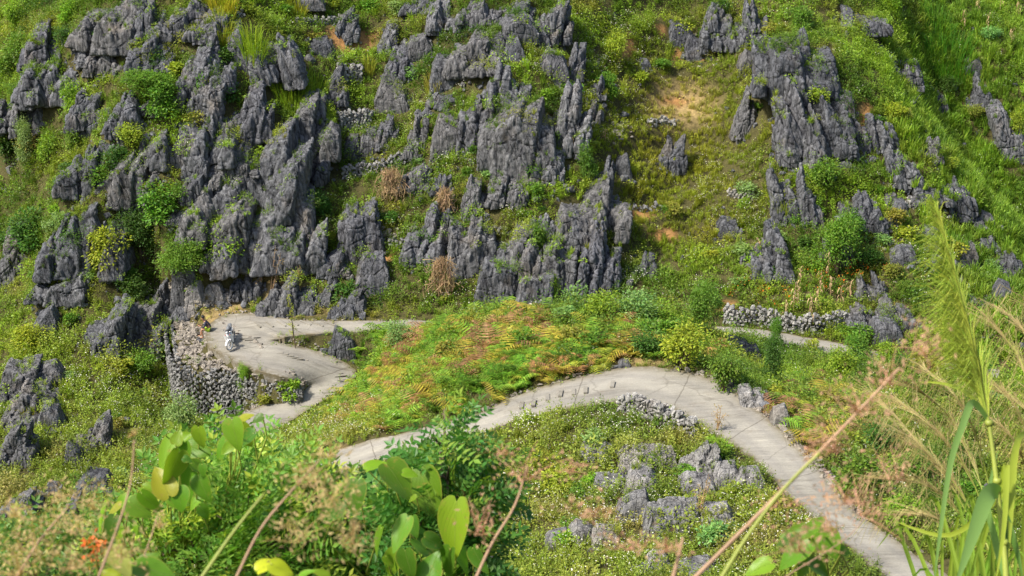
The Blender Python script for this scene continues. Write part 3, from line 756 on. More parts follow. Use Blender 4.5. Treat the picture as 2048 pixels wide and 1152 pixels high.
# small loose stones that no one can tell apart: six meshes, many copies
smesh = []
for k in range(6):
    r = random.Random(900 + k); P = []
    for _ in range(16):
        v = Vector((r.gauss(0, 1), r.gauss(0, 1), r.gauss(0, 1))).normalized(); P.append((v.x * .5 * r.uniform(.8, 1.1), v.y * .42, v.z * .42 * r.uniform(.7, 1.1)))
    vs, fs = hull(P); bm = bmesh.new(); bv = [bm.verts.new(v) for v in vs]
    for f in fs: bm.faces.new([bv[j] for j in f])
    bmesh.ops.bevel(bm, geom=bm.edges[:], offset=.05, segments=2, affect='EDGES', profile=.6)
    bmesh.ops.subdivide_edges(bm, edges=[e for e in bm.edges if e.calc_length() > .15], cuts=2, use_grid_fill=True)
    bmesh.ops.triangulate(bm, faces=bm.faces[:])
    for v in bm.verts: v.co += v.co.normalized() * .10 * float(fbm(np.array(v.co.x * 3 + k * 7), np.array(v.co.y * 3), np.array(v.co.z * 3)))
    me = bpy.data.meshes.new('small_stone'); bm.to_mesh(me); bm.free(); me.materials.append(M['rock']); smesh.append(me)
r = random.Random(31); cnt = 0
while cnt < 175:
    px, py = r.uniform(560, 2048), r.uniform(0, 700)
    if r.random() < .3: px, py = r.uniform(0, 2048), r.uniform(0, 1100)
    p = hit(px, py)
    if float(on_road(np.array([p.x]), np.array([p.y]), .4)[0][0]): continue
    if 600 < py < 900 and 700 < px < 1450: continue
    o = bpy.data.objects.new('small_stone', smesh[cnt % 6]); C.objects.link(o); s = .22 + .55 * r.random() ** 2
    o.location = p + Vector((0, 0, s * .2)); o.scale = (s * r.uniform(.8, 1.3), s, s * r.uniform(.8, 1.7)); o.rotation_euler = (r.uniform(-.3, .3), r.uniform(-.3, .3), r.uniform(0, 6.28))
    tag(o, 'small grey limestone stone poking out of the hillside plants', 'stone', 'small stones scattered over the hillside'); cnt += 1
# ------------------------------------------------------------------ drystone walls
def stone_shell(r, n=10):
    P = []
    for _ in range(n):
        v = Vector((r.gauss(0, 1), r.gauss(0, 1), r.gauss(0, 1))).normalized(); P.append(Vector((v.x * r.uniform(.85, 1.15), v.y * .8, v.z * r.uniform(.85, 1.15))) * .5)
    return hull(P)
SH = [stone_shell(random.Random(50 + k), 12) for k in range(14)]
def put_stone(mb, c, sx, sy, sz, r):
    vs, fs = r.choice(SH); m = Euler((r.uniform(-.5, .5), r.uniform(-.6, .6), r.uniform(0, 6.28))).to_matrix()
    mb.add([Vector(c) + Vector((q.x * sx, q.y * sy, q.z * sz)) for q in (m @ v for v in vs)], fs)
def wall(name, pts, heights, size, label, seed, thick=.35, ragged=.12, mat='stone', away=None, push=0):
    """pts: foot line (Vectors), heights per point"""
    r = random.Random(seed); mb = MB()
    L = 0
    for i in range(len(pts) - 1):
        a, b = pts[i], pts[i + 1]; ha, hb = heights[i], heights[i + 1]; l = (b - a).length
        if l < 1e-4: continue
        d = Vector((b.x - a.x, b.y - a.y, 0)).normalized(); nrm = Vector((d.y, -d.x, 0))
        if away is not None:
            if nrm.dot(a - away) < 0: nrm = -nrm
        elif nrm.y > 0: nrm = -nrm
        k = max(1, int(l / (size * .82)))
        for j in range(k):
            t = (j + .5) / k; p = a.lerp(b, t); h = ha + (hb - ha) * t + r.uniform(-1, .6) * ragged; z = -size * .5; row = 0
            while z < h:
                sz = size * r.uniform(.6, 1.25); off = (row % 2) * .5 * l / k
                for dep in (0, 1):
                    q = p + nrm * push + d * (off + r.uniform(-.05, .05)) - nrm * (dep * thick * .7) + nrm * r.uniform(-.04, .05); q.z += z + sz * .5
                    put_stone(mb, q, size * r.uniform(1.0, 1.5), size * r.uniform(.9, 1.4), sz * 1.25, r)
                z += sz * .78; row += 1
    o = mb.build(name, M[mat]); return tag(o, label, 'stone wall')
def ground_pts(px, n=4):
    P = catmull([hit(a, b) for a, b in px], n)
    for p in P: p.z = float(H(p.x, p.y))
    return P
zb = [b.copy() for b in WB]; 
hh = [max(.25, t.z - b.z) for t, b in zip(WT, WB)]
wall('retaining_wall', zb, hh, .2, 'tall curved dry stone wall holding up the hairpin bend below the motorbike', 1, .55, .18, 'stone', ctr, .32)
for k, (px, h, sz, lab) in enumerate([
    ([(1446,645),(1475,652),(1510,652),(1550,658),(1590,664),(1630,668),(1668,660),(1690,655)], .85, .24, 'long low dry stone field wall beside the back road under the dry maize'),
    ([(684,358),(715,354),(745,350),(780,340),(808,328),(824,316)], .6, .22, 'curving dry stone terrace wall above the large heap of dry stalks'),
    ([(592,52),(620,50),(650,49),(684,47)], .35, .2, 'thin line of terrace stones at the top left of the orange soil'),
    ([(680,266),(700,262),(722,262),(740,258)], 1.1, .24, 'tall short dry stone wall beside the pale pointed stone'),
    ([(676,168),(700,170),(724,168)], 1.0, .24, 'short dry stone wall right of the upright wedge stone'),
    ([(1236,822),(1262,828),(1290,836),(1318,846),(1348,860),(1385,874)], .65, .26, 'dry stone wall holding up the inner side of the near road bend'),
    ([(750,497),(780,496),(812,498),(850,494)], .4, .2, 'low broken line of stones between the curved rock and the fin rock'),
    ([(432,30),(455,33),(486,34)], .35, .2, 'little terrace of flat stones between the grey dome and the leaning ridge'),
    ([(1262,420),(1290,424),(1322,418)], .2, .2, 'short stone ledge across the lower grassy bowl'),
    ([(960,470),(990,468),(1020,470)], .25, .2, 'short row of stones on top of the arch rock terrace'),
    ([(1795,418),(1815,416),(1842,418)], .25, .2, 'small stone ledge right of the striped grey slab'),
    ([(1300,252),(1325,248),(1348,254)], .3, .24, 'small pile of pale field stones in the upper bowl'),
    ([(1455,392),(1480,398),(1508,400)], .3, .2, 'ledge of stones under the round bright bush of the bowl')]):
    P = ground_pts(px); wall('stone_wall', P, [h] * len(P), sz, lab, 20 + k, .3, .1)
# loose rubble: far too many small stones to count
rub = MB(); r = random.Random(77)
vp = [(p.x, p.y) for p in edge] + [(p.x, p.y) for p in reversed(WT)]
vx0, vx1 = min(p[0] for p in vp), max(p[0] for p in vp); vy0, vy1 = min(p[1] for p in vp), max(p[1] for p in vp)
n = 0
while n < 1500:
    x, y = r.uniform(vx0, vx1), r.uniform(vy0, vy1)
    if not in_poly(np.array([x]), np.array([y]), vp)[0]: n += .2; continue
    s = r.choice((.12, .16, .2, .3)) * r.uniform(.7, 1.3); put_stone(rub, (x, y, float(H(x, y)) + s * .15), s * 1.4, s * 1.2, s * .8, r); n += 1
def edge_stones(P, i0, i1, side, n, smax, out=.3):
    for _ in range(n):
        t = r.uniform(i0 * 6, min(i1 * 6, len(P) - 2)); i = int(t); p = P[i].lerp(P[i + 1], t - i); c = RC[i]; d = (p - c); d.z = 0; d = d.normalized()
        q = p + d * (r.random() ** 1.5 * out - .02); s = r.uniform(.08, smax); put_stone(rub, (q.x, q.y, max(float(H(q.x, q.y)), q.z - .15) + s * .25), s * 1.4, s * 1.2, s, r)
edge_stones(RB, 7, 10, 1, 120, .3); edge_stones(RB, 4, 7, 1, 110, .34); edge_stones(RB, 11, 15, 1, 120, .22); edge_stones(RA, 22, 27, 1, 150, .3)
edge_stones(RA, 5, 12, 1, 50, .14, .15); edge_stones(RB, 28, 31, 1, 50, .2); edge_stones(RA, 33, 39, 1, 90, .16, .3); edge_stones(RB, 1, 4, 1, 30, .2); edge_stones(RB, 43, 46, 1, 30, .14)
for cx, cy, rx, ry, k, s1 in ((395,605,45,14,70,.3),(1235,262,30,22,80,.25),(1405,110,40,30,40,.4),(700,250,80,40,60,.3),(770,470,40,16,40,.3),(945,520,24,24,70,.16),(1290,540,20,10,40,.15),(1790,480,60,30,60,.3),(1850,520,80,40,50,.3),(350,590,30,14,50,.3),(430,590,40,10,40,.3),(700,120,60,40,50,.3),(1180,160,60,60,60,.25)):
    for _ in range(k):
        p = hit(cx + r.gauss(0, .5) * rx, cy + r.gauss(0, .5) * ry); s = s1 * r.uniform(.35, 1); put_stone(rub, p + Vector((0, 0, s * .2)), s * 1.3, s * 1.1, s * .8, r)
frag = MB(); rq = random.Random(5)
for rk in rocks:
    o, st, w_, h, d = rk[:5]
    for _ in range(int(5 + 5 * w_)):
        x = o.location.x + rq.uniform(-.75, .75) * w_; y = o.location.y - d * rq.uniform(.2, .95); s_ = rq.choice((.1, .16, .24, .38)) * rq.uniform(.6, 1.2)
        if on_road(np.array([x]), np.array([y]), .1)[0][0]: continue
        put_stone(frag, (x, y, float(H(x, y)) + s_ * .2), s_ * rq.uniform(.9, 1.7), s_ * 1.2, s_ * rq.uniform(.8, 1.7), rq)
fo_ = frag.build('loose_stones', M['rock']); tag(fo_, kind='stuff')
ro = rub.build('rubble', M['rubble']); tag(ro, kind='stuff')

# ------------------------------------------------------------------ vegetation templates (unlinked data, instanced or shared)
def rv(r, zmin=-1): 
    while True:
        v = Vector((r.gauss(0, 1), r.gauss(0, 1), r.gauss(0, 1))).normalized()
        if v.z > zmin: return v
def tmpl_herb(seed, n=46, rad=.3, h=.28, lf=.085, mat='leaf_i'):
    r = random.Random(seed); m = MB()
    for _ in range(n):
        v = rv(r, -.1); k = r.uniform(.45, 1.05); p = Vector((v.x * rad * k, v.y * rad * k, abs(v.z) * h * k * r.uniform(.6, 1.4) + .02))
        d = (Vector((v.x, v.y, r.uniform(-.3, .8)))).normalized(); L = lf * r.uniform(.6, 1.3); m.quad(p, d, (Vector((0, 0, 1)) + rv(r) * .7).normalized(), L, L * .6)
    return m
def tmpl_wiry(seed):
    r = random.Random(seed); m = MB()
    for _ in range(9):
        a = r.uniform(0, 6.28); top = Vector((math.cos(a) * r.uniform(.05, .28), math.sin(a) * r.uniform(.05, .28), r.uniform(.35, .7)))
        for k in range(9):
            t = (k + 2) / 11; p = top * t; d = rv(r, -.2); m.quad(p, d, (Vector((0, 0, 1)) + rv(r) * .6).normalized(), .08 * r.uniform(.6, 1.2), .035)
    return m
def tmpl_grass(seed, n=34, L=.42, W=.02, spread=.18):
    r = random.Random(seed); m = MB()
    for _ in range(n):
        a = r.uniform(0, 6.28); b = Vector((math.cos(a), math.sin(a), 0)); p0 = b * r.uniform(0, spread); l = L * r.uniform(.5, 1.15); o = r.uniform(.15, .8)
        p1 = p0 + b * l * .2 * o + Vector((0, 0, l * .55)); p2 = p0 + b * l * .65 * o + Vector((0, 0, l * (.95 - .35 * o)))
        s = Vector((-b.y, b.x, 0)) * W * .5
        m.add([p0 - s, p0 + s, p1 + s, p1 - s, p2], [(0, 1, 2, 3), (3, 2, 4)])
    return m
def tmpl_fern(seed, n=9, L=.62):
    r = random.Random(seed); m = MB()
    for f in range(n):
        a = 6.28 * f / n + r.uniform(-.3, .3); b = Vector((math.cos(a), math.sin(a), 0)); l = L * r.uniform(.6, 1.1); s = Vector((-b.y, b.x, 0)); prev = None
        for k in range(11):
            t = (k + 1) / 11; p = b * l * t * .85 + Vector((0, 0, l * (1.15 * t - .95 * t * t)))
            w_ = l * .34 * math.sin(math.pi * min(1, .18 + .82 * t)) + .01
            for sg in (-1, 1):
                q = p + s * sg * w_ * .5 + b * w_ * .12; q.z -= w_ * .12
                m.add([p - b * .018, p + b * .022, p + s * sg * w_ + b * w_ * .3 - Vector((0, 0, w_ * .25))], [(0, 1, 2)])
    return m
def tmpl_flower(seed, n=12, rad=.32, z0=.36, sz=.04):
    r = random.Random(seed); m = MB()
    for _ in range(n):
        p = Vector((r.gauss(0, .5) * rad, r.gauss(0, .5) * rad, z0 * r.uniform(.7, 1.35))); s = sz * r.uniform(.6, 1.2); nn = (Vector((0, -.5, 1)) + rv(r) * .5).normalized(); t = nn.orthogonal().normalized(); u = nn.cross(t)
        m.add([p + (t * math.cos(k * 1.2566) + u * math.sin(k * 1.2566)) * s * .5 for k in range(5)], [(0, 1, 2, 3, 4)])
    return m
def tobj(mb, name, mat): return bpy.data.objects.new(name, mb.mesh(name, M[mat]))
T = [tobj(tmpl_herb(1, 50, .32, .34, .10), 'herb', 'leaf_i'), tobj(tmpl_herb(2, 52, .34, .34, .07), 'herb', 'leaf_i'), tobj(tmpl_herb(3, 44, .3, .28, .125), 'herb', 'leaf_i'),
     tobj(tmpl_wiry(4), 'herb', 'leaf_i'), tobj(tmpl_wiry(5), 'herb', 'leaf_i'),
     tobj(tmpl_grass(6), 'grass', 'leaf_i'), tobj(tmpl_grass(7, 40, .5), 'grass', 'leaf_i'),
     tobj(tmpl_grass(8, 34, .68, .04, .24), 'grass', 'leaf_i'), tobj(tmpl_fern(9), 'fern', 'leaf_i'), tobj(tmpl_fern(10, 7, .75), 'fern', 'leaf_i'), tobj(tmpl_herb(11, 300, .62, .85, .10), 'thicket', 'leaf_i'), tobj(tmpl_herb(12, 260, .55, 1.1, .085), 'thicket', 'leaf_i')]
TF = [tobj(tmpl_flower(20), 'flowers', 'petal'), tobj(tmpl_flower(21, 8), 'flowers', 'petal')]
TO = [tobj(tmpl_flower(22, 12, .32, .35, .06), 'flowers', 'orange_petal')]
def gn_scatter(name, P, rot, scl, idx, tint, templates):
    me = bpy.data.meshes.new(name); n = len(P); me.vertices.add(n); me.vertices.foreach_set('co', np.asarray(P, np.float32).ravel())
    for an, ty, arr in (('rot', 'FLOAT_VECTOR', rot), ('scl', 'FLOAT', scl), ('idx', 'INT', idx)):
        a = me.attributes.new(an, ty, 'POINT'); a.data.foreach_set('vector' if ty == 'FLOAT_VECTOR' else 'value', np.asarray(arr).ravel())
    a = me.attributes.new('tint', 'FLOAT_COLOR', 'POINT'); a.data.foreach_set('color', np.c_[tint, np.ones(n)].ravel())
    o = bpy.data.objects.new(name, me); C.objects.link(o); tag(o, kind='stuff')
    g = bpy.data.node_groups.new(name, 'GeometryNodeTree'); g.is_modifier = True
    g.interface.new_socket('Geometry', in_out='INPUT', socket_type='NodeSocketGeometry'); g.interface.new_socket('Geometry', in_out='OUTPUT', socket_type='NodeSocketGeometry')
    gi = g.nodes.new('NodeGroupInput'); go = g.nodes.new('NodeGroupOutput'); ip = g.nodes.new('GeometryNodeInstanceOnPoints'); ip.inputs['Pick Instance'].default_value = True
    jn = g.nodes.new('GeometryNodeJoinGeometry')
    for t in reversed(templates):
        oi = g.nodes.new('GeometryNodeObjectInfo'); oi.inputs['Object'].default_value = t; oi.inputs['As Instance'].default_value = True; g.links.new(oi.outputs['Geometry'], jn.inputs[0])
    def na(an, ty):
        x = g.nodes.new('GeometryNodeInputNamedAttribute'); x.data_type = ty; x.inputs[0].default_value = an; return x.outputs[0]
    g.links.new(gi.outputs[0], ip.inputs['Points']); g.links.new(jn.outputs[0], ip.inputs['Instance'])
    er = g.nodes.new('FunctionNodeEulerToRotation'); g.links.new(na('rot', 'FLOAT_VECTOR'), er.inputs[0]); g.links.new(er.outputs[0], ip.inputs['Rotation'])
    g.links.new(na('scl', 'FLOAT'), ip.inputs['Scale']); g.links.new(na('idx', 'INT'), ip.inputs['Instance Index']); g.links.new(ip.outputs[0], go.inputs[0])
    md = o.modifiers.new('scatter', 'NODES'); md.node_group = g; return o

# candidate points
bpy.context.view_layer.update(); dg = bpy.context.evaluated_depsgraph_get()
DENS = 30.0
ys = []; xs = []
Ntot = int(DENS * 6700); yy = nr.uniform(38, 122, Ntot * 2); keep = nr.random(Ntot * 2) < (.41 * yy + 8) / (.41 * 122 + 8); yy = yy[keep][:Ntot]
xx = nr.uniform(-1, 1, len(yy)) * (.41 * yy + 8)
gyn = (H(xx, yy + .4) - H(xx, yy - .4)) / .8; gxn = (H(xx + .4, yy) - H(xx - .4, yy)) / .8
kp = nr.random(len(xx)) < np.clip(.42 * np.sqrt(1 + gxn ** 2 + gyn ** 2), 0, 1); xx, yy = xx[kp], yy[kp]
zz = H(xx, yy); onrock = np.zeros(len(xx), bool); dead = np.zeros(len(xx), bool); nz_ = np.ones(len(xx))
for rk in rocks:
    o = rk[0]; bb = [o.matrix_world @ Vector(b) for b in o.bound_box]
    x0, x1 = min(b.x for b in bb), max(b.x for b in bb); y0, y1 = min(b.y for b in bb), max(b.y for b in bb); zt = max(b.z for b in bb) + 1
    m = np.where((xx > x0) & (xx < x1) & (yy > y0) & (yy < y1))[0]
    if not len(m): continue
    bv = BVHTree.FromObject(o, dg); inv = o.matrix_world.inverted(); rk.append(bv)
    dn = (inv.to_3x3() @ Vector((0, 0, -1))).normalized()
    for i in m:
        q = inv @ Vector((xx[i], yy[i], zt)); hc = bv.ray_cast(q, dn)
        if hc[0] is not None:
            wz = (o.matrix_world @ hc[0]).z
            if wz > zz[i] + .05:
                zz[i] = wz - .02; onrock[i] = True; nz_[i] = hc[1].z
px_, py_, pd = proj(np.stack([xx, yy, zz], -1))
rn = nr.random(len(xx)); nv = fbm(xx / 2.2, yy / 2.2, 3.3)
rockok = onrock & (nz_ > .66) & (rn < .34 + 1.4 * np.clip(nv, 0, 1))
roadm, _ = on_road(xx, yy, -.0); re_ = np.minimum(seg_dist(xx, yy, RA)[0], seg_dist(xx, yy, RB)[0]); vg = in_poly(xx, yy, vp)
sc_, om, sm = soilcol(px_, py_)
om = om * .8
keep = (~onrock | rockok) & (~roadm | ((re_ < .28) & (rn < .4))) & ~(vg & (nr.random(len(xx)) < .93)) & (nr.random(len(xx)) > om * 1.1) & (nr.random(len(xx)) > .5 * sm)
# thin cover now and then, so that soil shows in the bowl
bowl = blob(px_, py_, 1350, 300, 210, 250)
keep &= nr.random(len(xx)) > .25 * (fbm(xx / 1.1, yy / 1.1, 8) > .35)
X, Y, Z, PX, PY, OR = xx[keep], yy[keep], zz[keep], px_[keep], py_[keep], onrock[keep]; n = len(X); bowl = bowl[keep]
right = np.clip(blob(PX, PY, 1980, 380, 150, 380) + blob(PX, PY, 1880, 120, 110, 160) + blob(PX, PY, 1800, 300, 60, 120) * .6, 0, 1)
fern = np.clip(blob(PX, PY, 1020, 710, 330, 85) + blob(PX, PY, 820, 790, 180, 60) + .7 * blob(PX, PY, 1620, 840, 130, 60) + .5 * blob(PX, PY, 1240, 720, 130, 50), 0, 1) * (Y < 77)
u = nr.random(n); idx = nr.integers(0, 5, n)
idx = np.where(u < .16, nr.integers(5, 7, n), idx)
u = nr.random(n); idx = np.where(u < bowl * .75, nr.integers(5, 7, n), idx)
u = nr.random(n); idx = np.where((u < right * .55), 7, idx)
u = nr.random(n); isf = (re_[keep] > .5) & (u < fern * .6) & (fbm(X / 1.7, Y / 1.7, 6) > -.25); idx = np.where(isf, nr.integers(8, 10, n), idx)
u = nr.random(n); thick = (idx < 5) & (u < .035 + .09 * np.clip(fbm(X / 3.3 + 70, Y / 3.3, 2) * 1.5, 0, 1) + .05 * OR + .05 * (fern > .1)) & (bowl < .35) & (right < .6); idx = np.where(thick, nr.integers(10, 12, n), idx)
COL = {'mid': (.115, .175, .022), 'bright': (.20, .29, .026), 'dark': (.045, .095, .014), 'olive': (.21, .195, .035), 'straw': (.36, .29, .12), 'cool': (.10, .19, .055), 'brown': (.20, .13, .06)}
A = {k: np.array(v) for k, v in COL.items()}
n1 = fbm(X / 4.5, Y / 4.5, Z / 4.5, 4); n2 = fbm(X / 1.5 + 30, Y / 1.5, Z / 1.5, 3); n3 = fbm(X / 3 - 50, Y / 3, Z / 3, 3)
def mx(a, b, t): t = np.clip(t, 0, 1)[:, None]; return a * (1 - t) + b * t
tint = np.tile(A['mid'], (n, 1))
tint = mx(tint, A['bright'], n1 * 1.6 + .18); tint = mx(tint, A['dark'], -n1 * 1.7 + n2 * 1.0 + .12); tint = mx(tint, A['olive'], (n3 - .05) * 2.2)
tint = mx(tint, A['brown'], (n2 - .42) * 2.5)
tint = mx(tint, np.array((.235, .225, .028)), bowl * (.75 + n2 * .5)); tint = mx(tint, np.array((.13, .205, .024)), right * (.8 + .3 * n1)); tint = mx(tint, A['dark'] * 1.1, right * np.clip(-n2 * 1.8 + .05, 0, .8))
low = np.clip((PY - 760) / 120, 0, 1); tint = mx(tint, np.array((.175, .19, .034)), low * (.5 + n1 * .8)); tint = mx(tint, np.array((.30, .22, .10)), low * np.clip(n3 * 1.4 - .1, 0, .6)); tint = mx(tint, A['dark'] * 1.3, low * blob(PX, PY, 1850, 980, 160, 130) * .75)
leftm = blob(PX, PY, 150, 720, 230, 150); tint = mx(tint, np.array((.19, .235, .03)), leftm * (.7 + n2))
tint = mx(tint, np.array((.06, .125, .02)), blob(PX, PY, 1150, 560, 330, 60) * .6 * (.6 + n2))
tint = mx(tint, A['straw'], sm[keep] * .8)
fc = np.array([(.10, .20, .02), (.15, .25, .03), (.22, .24, .03), (.30, .24, .04), (.29, .165, .07), (.25, .14, .075)])
fk = np.clip(((fbm(X / 2.0, Y / 2.0, 40) * 1.6 + .42) * 6 + nr.normal(0, 1.2, n)).astype(int), 0, 5)
tint = np.where((isf & (idx >= 8) & (idx < 10))[:, None], fc[fk], tint)
tint *= nr.uniform(.75, 1.25, n)[:, None]
scl = nr.uniform(.75, 1.35, n) * (1 + .45 * n2) * np.where(OR, .75, 1.0); scl = np.where(right > .4, scl * 1.1, scl); scl = np.where(bowl > .5, scl * .8, scl)
rd_, _, _, _ = seg_dist(X, Y, RA); rd2, _, _, _ = seg_dist(X, Y, RB); rdm = np.minimum(rd_, rd2); scl *= np.where(rdm < .6, .45 + .5 * rdm / .6, 1)
rot = np.c_[nr.normal(0, .18, n) - .12, nr.normal(0, .18, n), nr.uniform(0, 6.28, n)]
Pn = np.c_[X, Y, Z - .03]
isfern = (idx >= 8) & (idx < 10); isg = (idx >= 5) & (idx < 8); ish = (idx < 5) | (idx >= 10)
far_road = rdm > 1.0; ish &= far_road | (idx < 5); idx = np.where(idx >= 10, idx - 5, idx)
tint = np.clip(tint * np.where(isfern, .88, 1.)[:, None] * np.array((1.36, 1.48, 1.2)), 0, 1)
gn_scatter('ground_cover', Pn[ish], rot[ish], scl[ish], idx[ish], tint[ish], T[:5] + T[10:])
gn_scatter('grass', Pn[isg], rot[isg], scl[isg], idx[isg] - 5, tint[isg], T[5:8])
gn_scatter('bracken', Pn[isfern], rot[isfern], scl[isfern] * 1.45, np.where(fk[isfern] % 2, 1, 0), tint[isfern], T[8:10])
fl = np.clip(sum(blob(PX, PY, *b) for b in ((1180,860,300,55),(1250,1050,330,130),(850,520,120,60),(740,430,90,60),(1000,430,160,30),(1190,540,110,60),(1210,600,330,30),(960,600,140,40),(500,960,260,120),(300,570,110,50),(930,300,140,60),(840,230,60,60),(1650,1000,140,120),(1230,150,130,110),(1480,380,130,120),(700,840,120,60),(240,780,160,100),(1000,120,120,80),(1480,40,80,30),(1830,470,100,90))), 0, 1)
fm = (nr.random(n) < fl * .36 + .03) & ~isfern & (rdm > .2)
gn_scatter('white_flowers', Pn[fm], rot[fm], scl[fm], nr.integers(0, 2, fm.sum()), tint[fm], TF)
fo = .45 * np.clip(blob(PX, PY, 1720, 540, 60, 40) * 1.1 + blob(PX, PY, 1680, 560, 60, 30) + blob(PX, PY, 1540, 590, 130, 40) * .35, 0, 1)
fm = (nr.random(n) < fo)
gn_scatter('orange_flowers', Pn[fm], rot[fm], scl[fm], np.zeros(fm.sum(), int), tint[fm], TO)

# ------------------------------------------------------------------ bushes: separate things
def crown_mesh(seed, nleaf, lf, lobes, shape='round'):
    r = random.Random(seed); m = MB(); S = []
    for k in range(lobes):
        a = r.uniform(0, 6.28); q = r.uniform(0, .30); z = r.uniform(.22, .8)
        if shape == 'tall': q *= .7; z = r.uniform(.15, .88)
        S.append((Vector((math.cos(a) * q, math.sin(a) * q, z)), r.uniform(.08, .23)))
    for _ in range(nleaf):
        c, R_ = r.choice(S); v = rv(r, -.75); p = c + v * R_ * (r.uniform(.6, 1.1) if r.random() < .8 else r.uniform(1.0, 1.6))
        if p.z < .02: continue
        d = (v + rv(r) * .8 + Vector((0, 0, -.25))).normalized(); L = lf * r.uniform(.6, 1.35); m.leaf(p, d, (v + Vector((0, 0, .8)) + rv(r) * .5).normalized(), L, L * .5)
    st = MB()
    for c, R_ in S[:6]:
        mid = Vector((c.x * .3, c.y * .3, c.z * .5)); st.tube([Vector((c.x * .1, c.y * .1, -.12)), mid, c], [.022, .016, .006], 5)
    return m.mesh('foliage', M['leaf_o']), st.mesh('stem', M['bark'])
CM = {'s': [crown_mesh(100 + k, 700, .105, 7) for k in range(5)], 'm': [crown_mesh(110 + k, 2300, .058, 12) for k in range(4)],
      'l': [crown_mesh(120 + k, 7500, .034, 24) for k in range(2)], 't': [crown_mesh(130 + k, 6500, .036, 20, 'tall') for k in range(2)]}
def bush(px, base, w_, h, tint, label, kind=None, group='bushes growing on the hillside', name='bush', seed=0, cat='bush'):
    r = random.Random(int(px * 7 + base * 13) + seed); p = hit(px, base); s = F / (p.y * FW.y + p.z * FW.z); W = w_ / s; Hh = h / s
    k = kind or ('s' if max(W, Hh) < 1.7 else 'm' if max(W, Hh) < 3.2 else 'l'); fm_, sm_ = r.choice(CM[k])
    e = empty(name, p - Vector((0, -.1, .1)), r.uniform(0, 6.28), label, cat, group)
    e.scale = (W * 1.12, W * 1.12, Hh * 1.08)
    f = bpy.data.objects.new('foliage', fm_); C.objects.link(f); f.parent = e; f.color = (*[min(1, c * r.uniform(.9, 1.1)) for c in tint], 1)
    q = bpy.data.objects.new('stem', sm_); C.objects.link(q); q.parent = e
    return e
G_, B_, Dk, Yg, Ol, Mi = (.12, .24, .024), (.20, .35, .024), (.065, .15, .02), (.29, .36, .03), (.25, .27, .04), (.20, .34, .09)
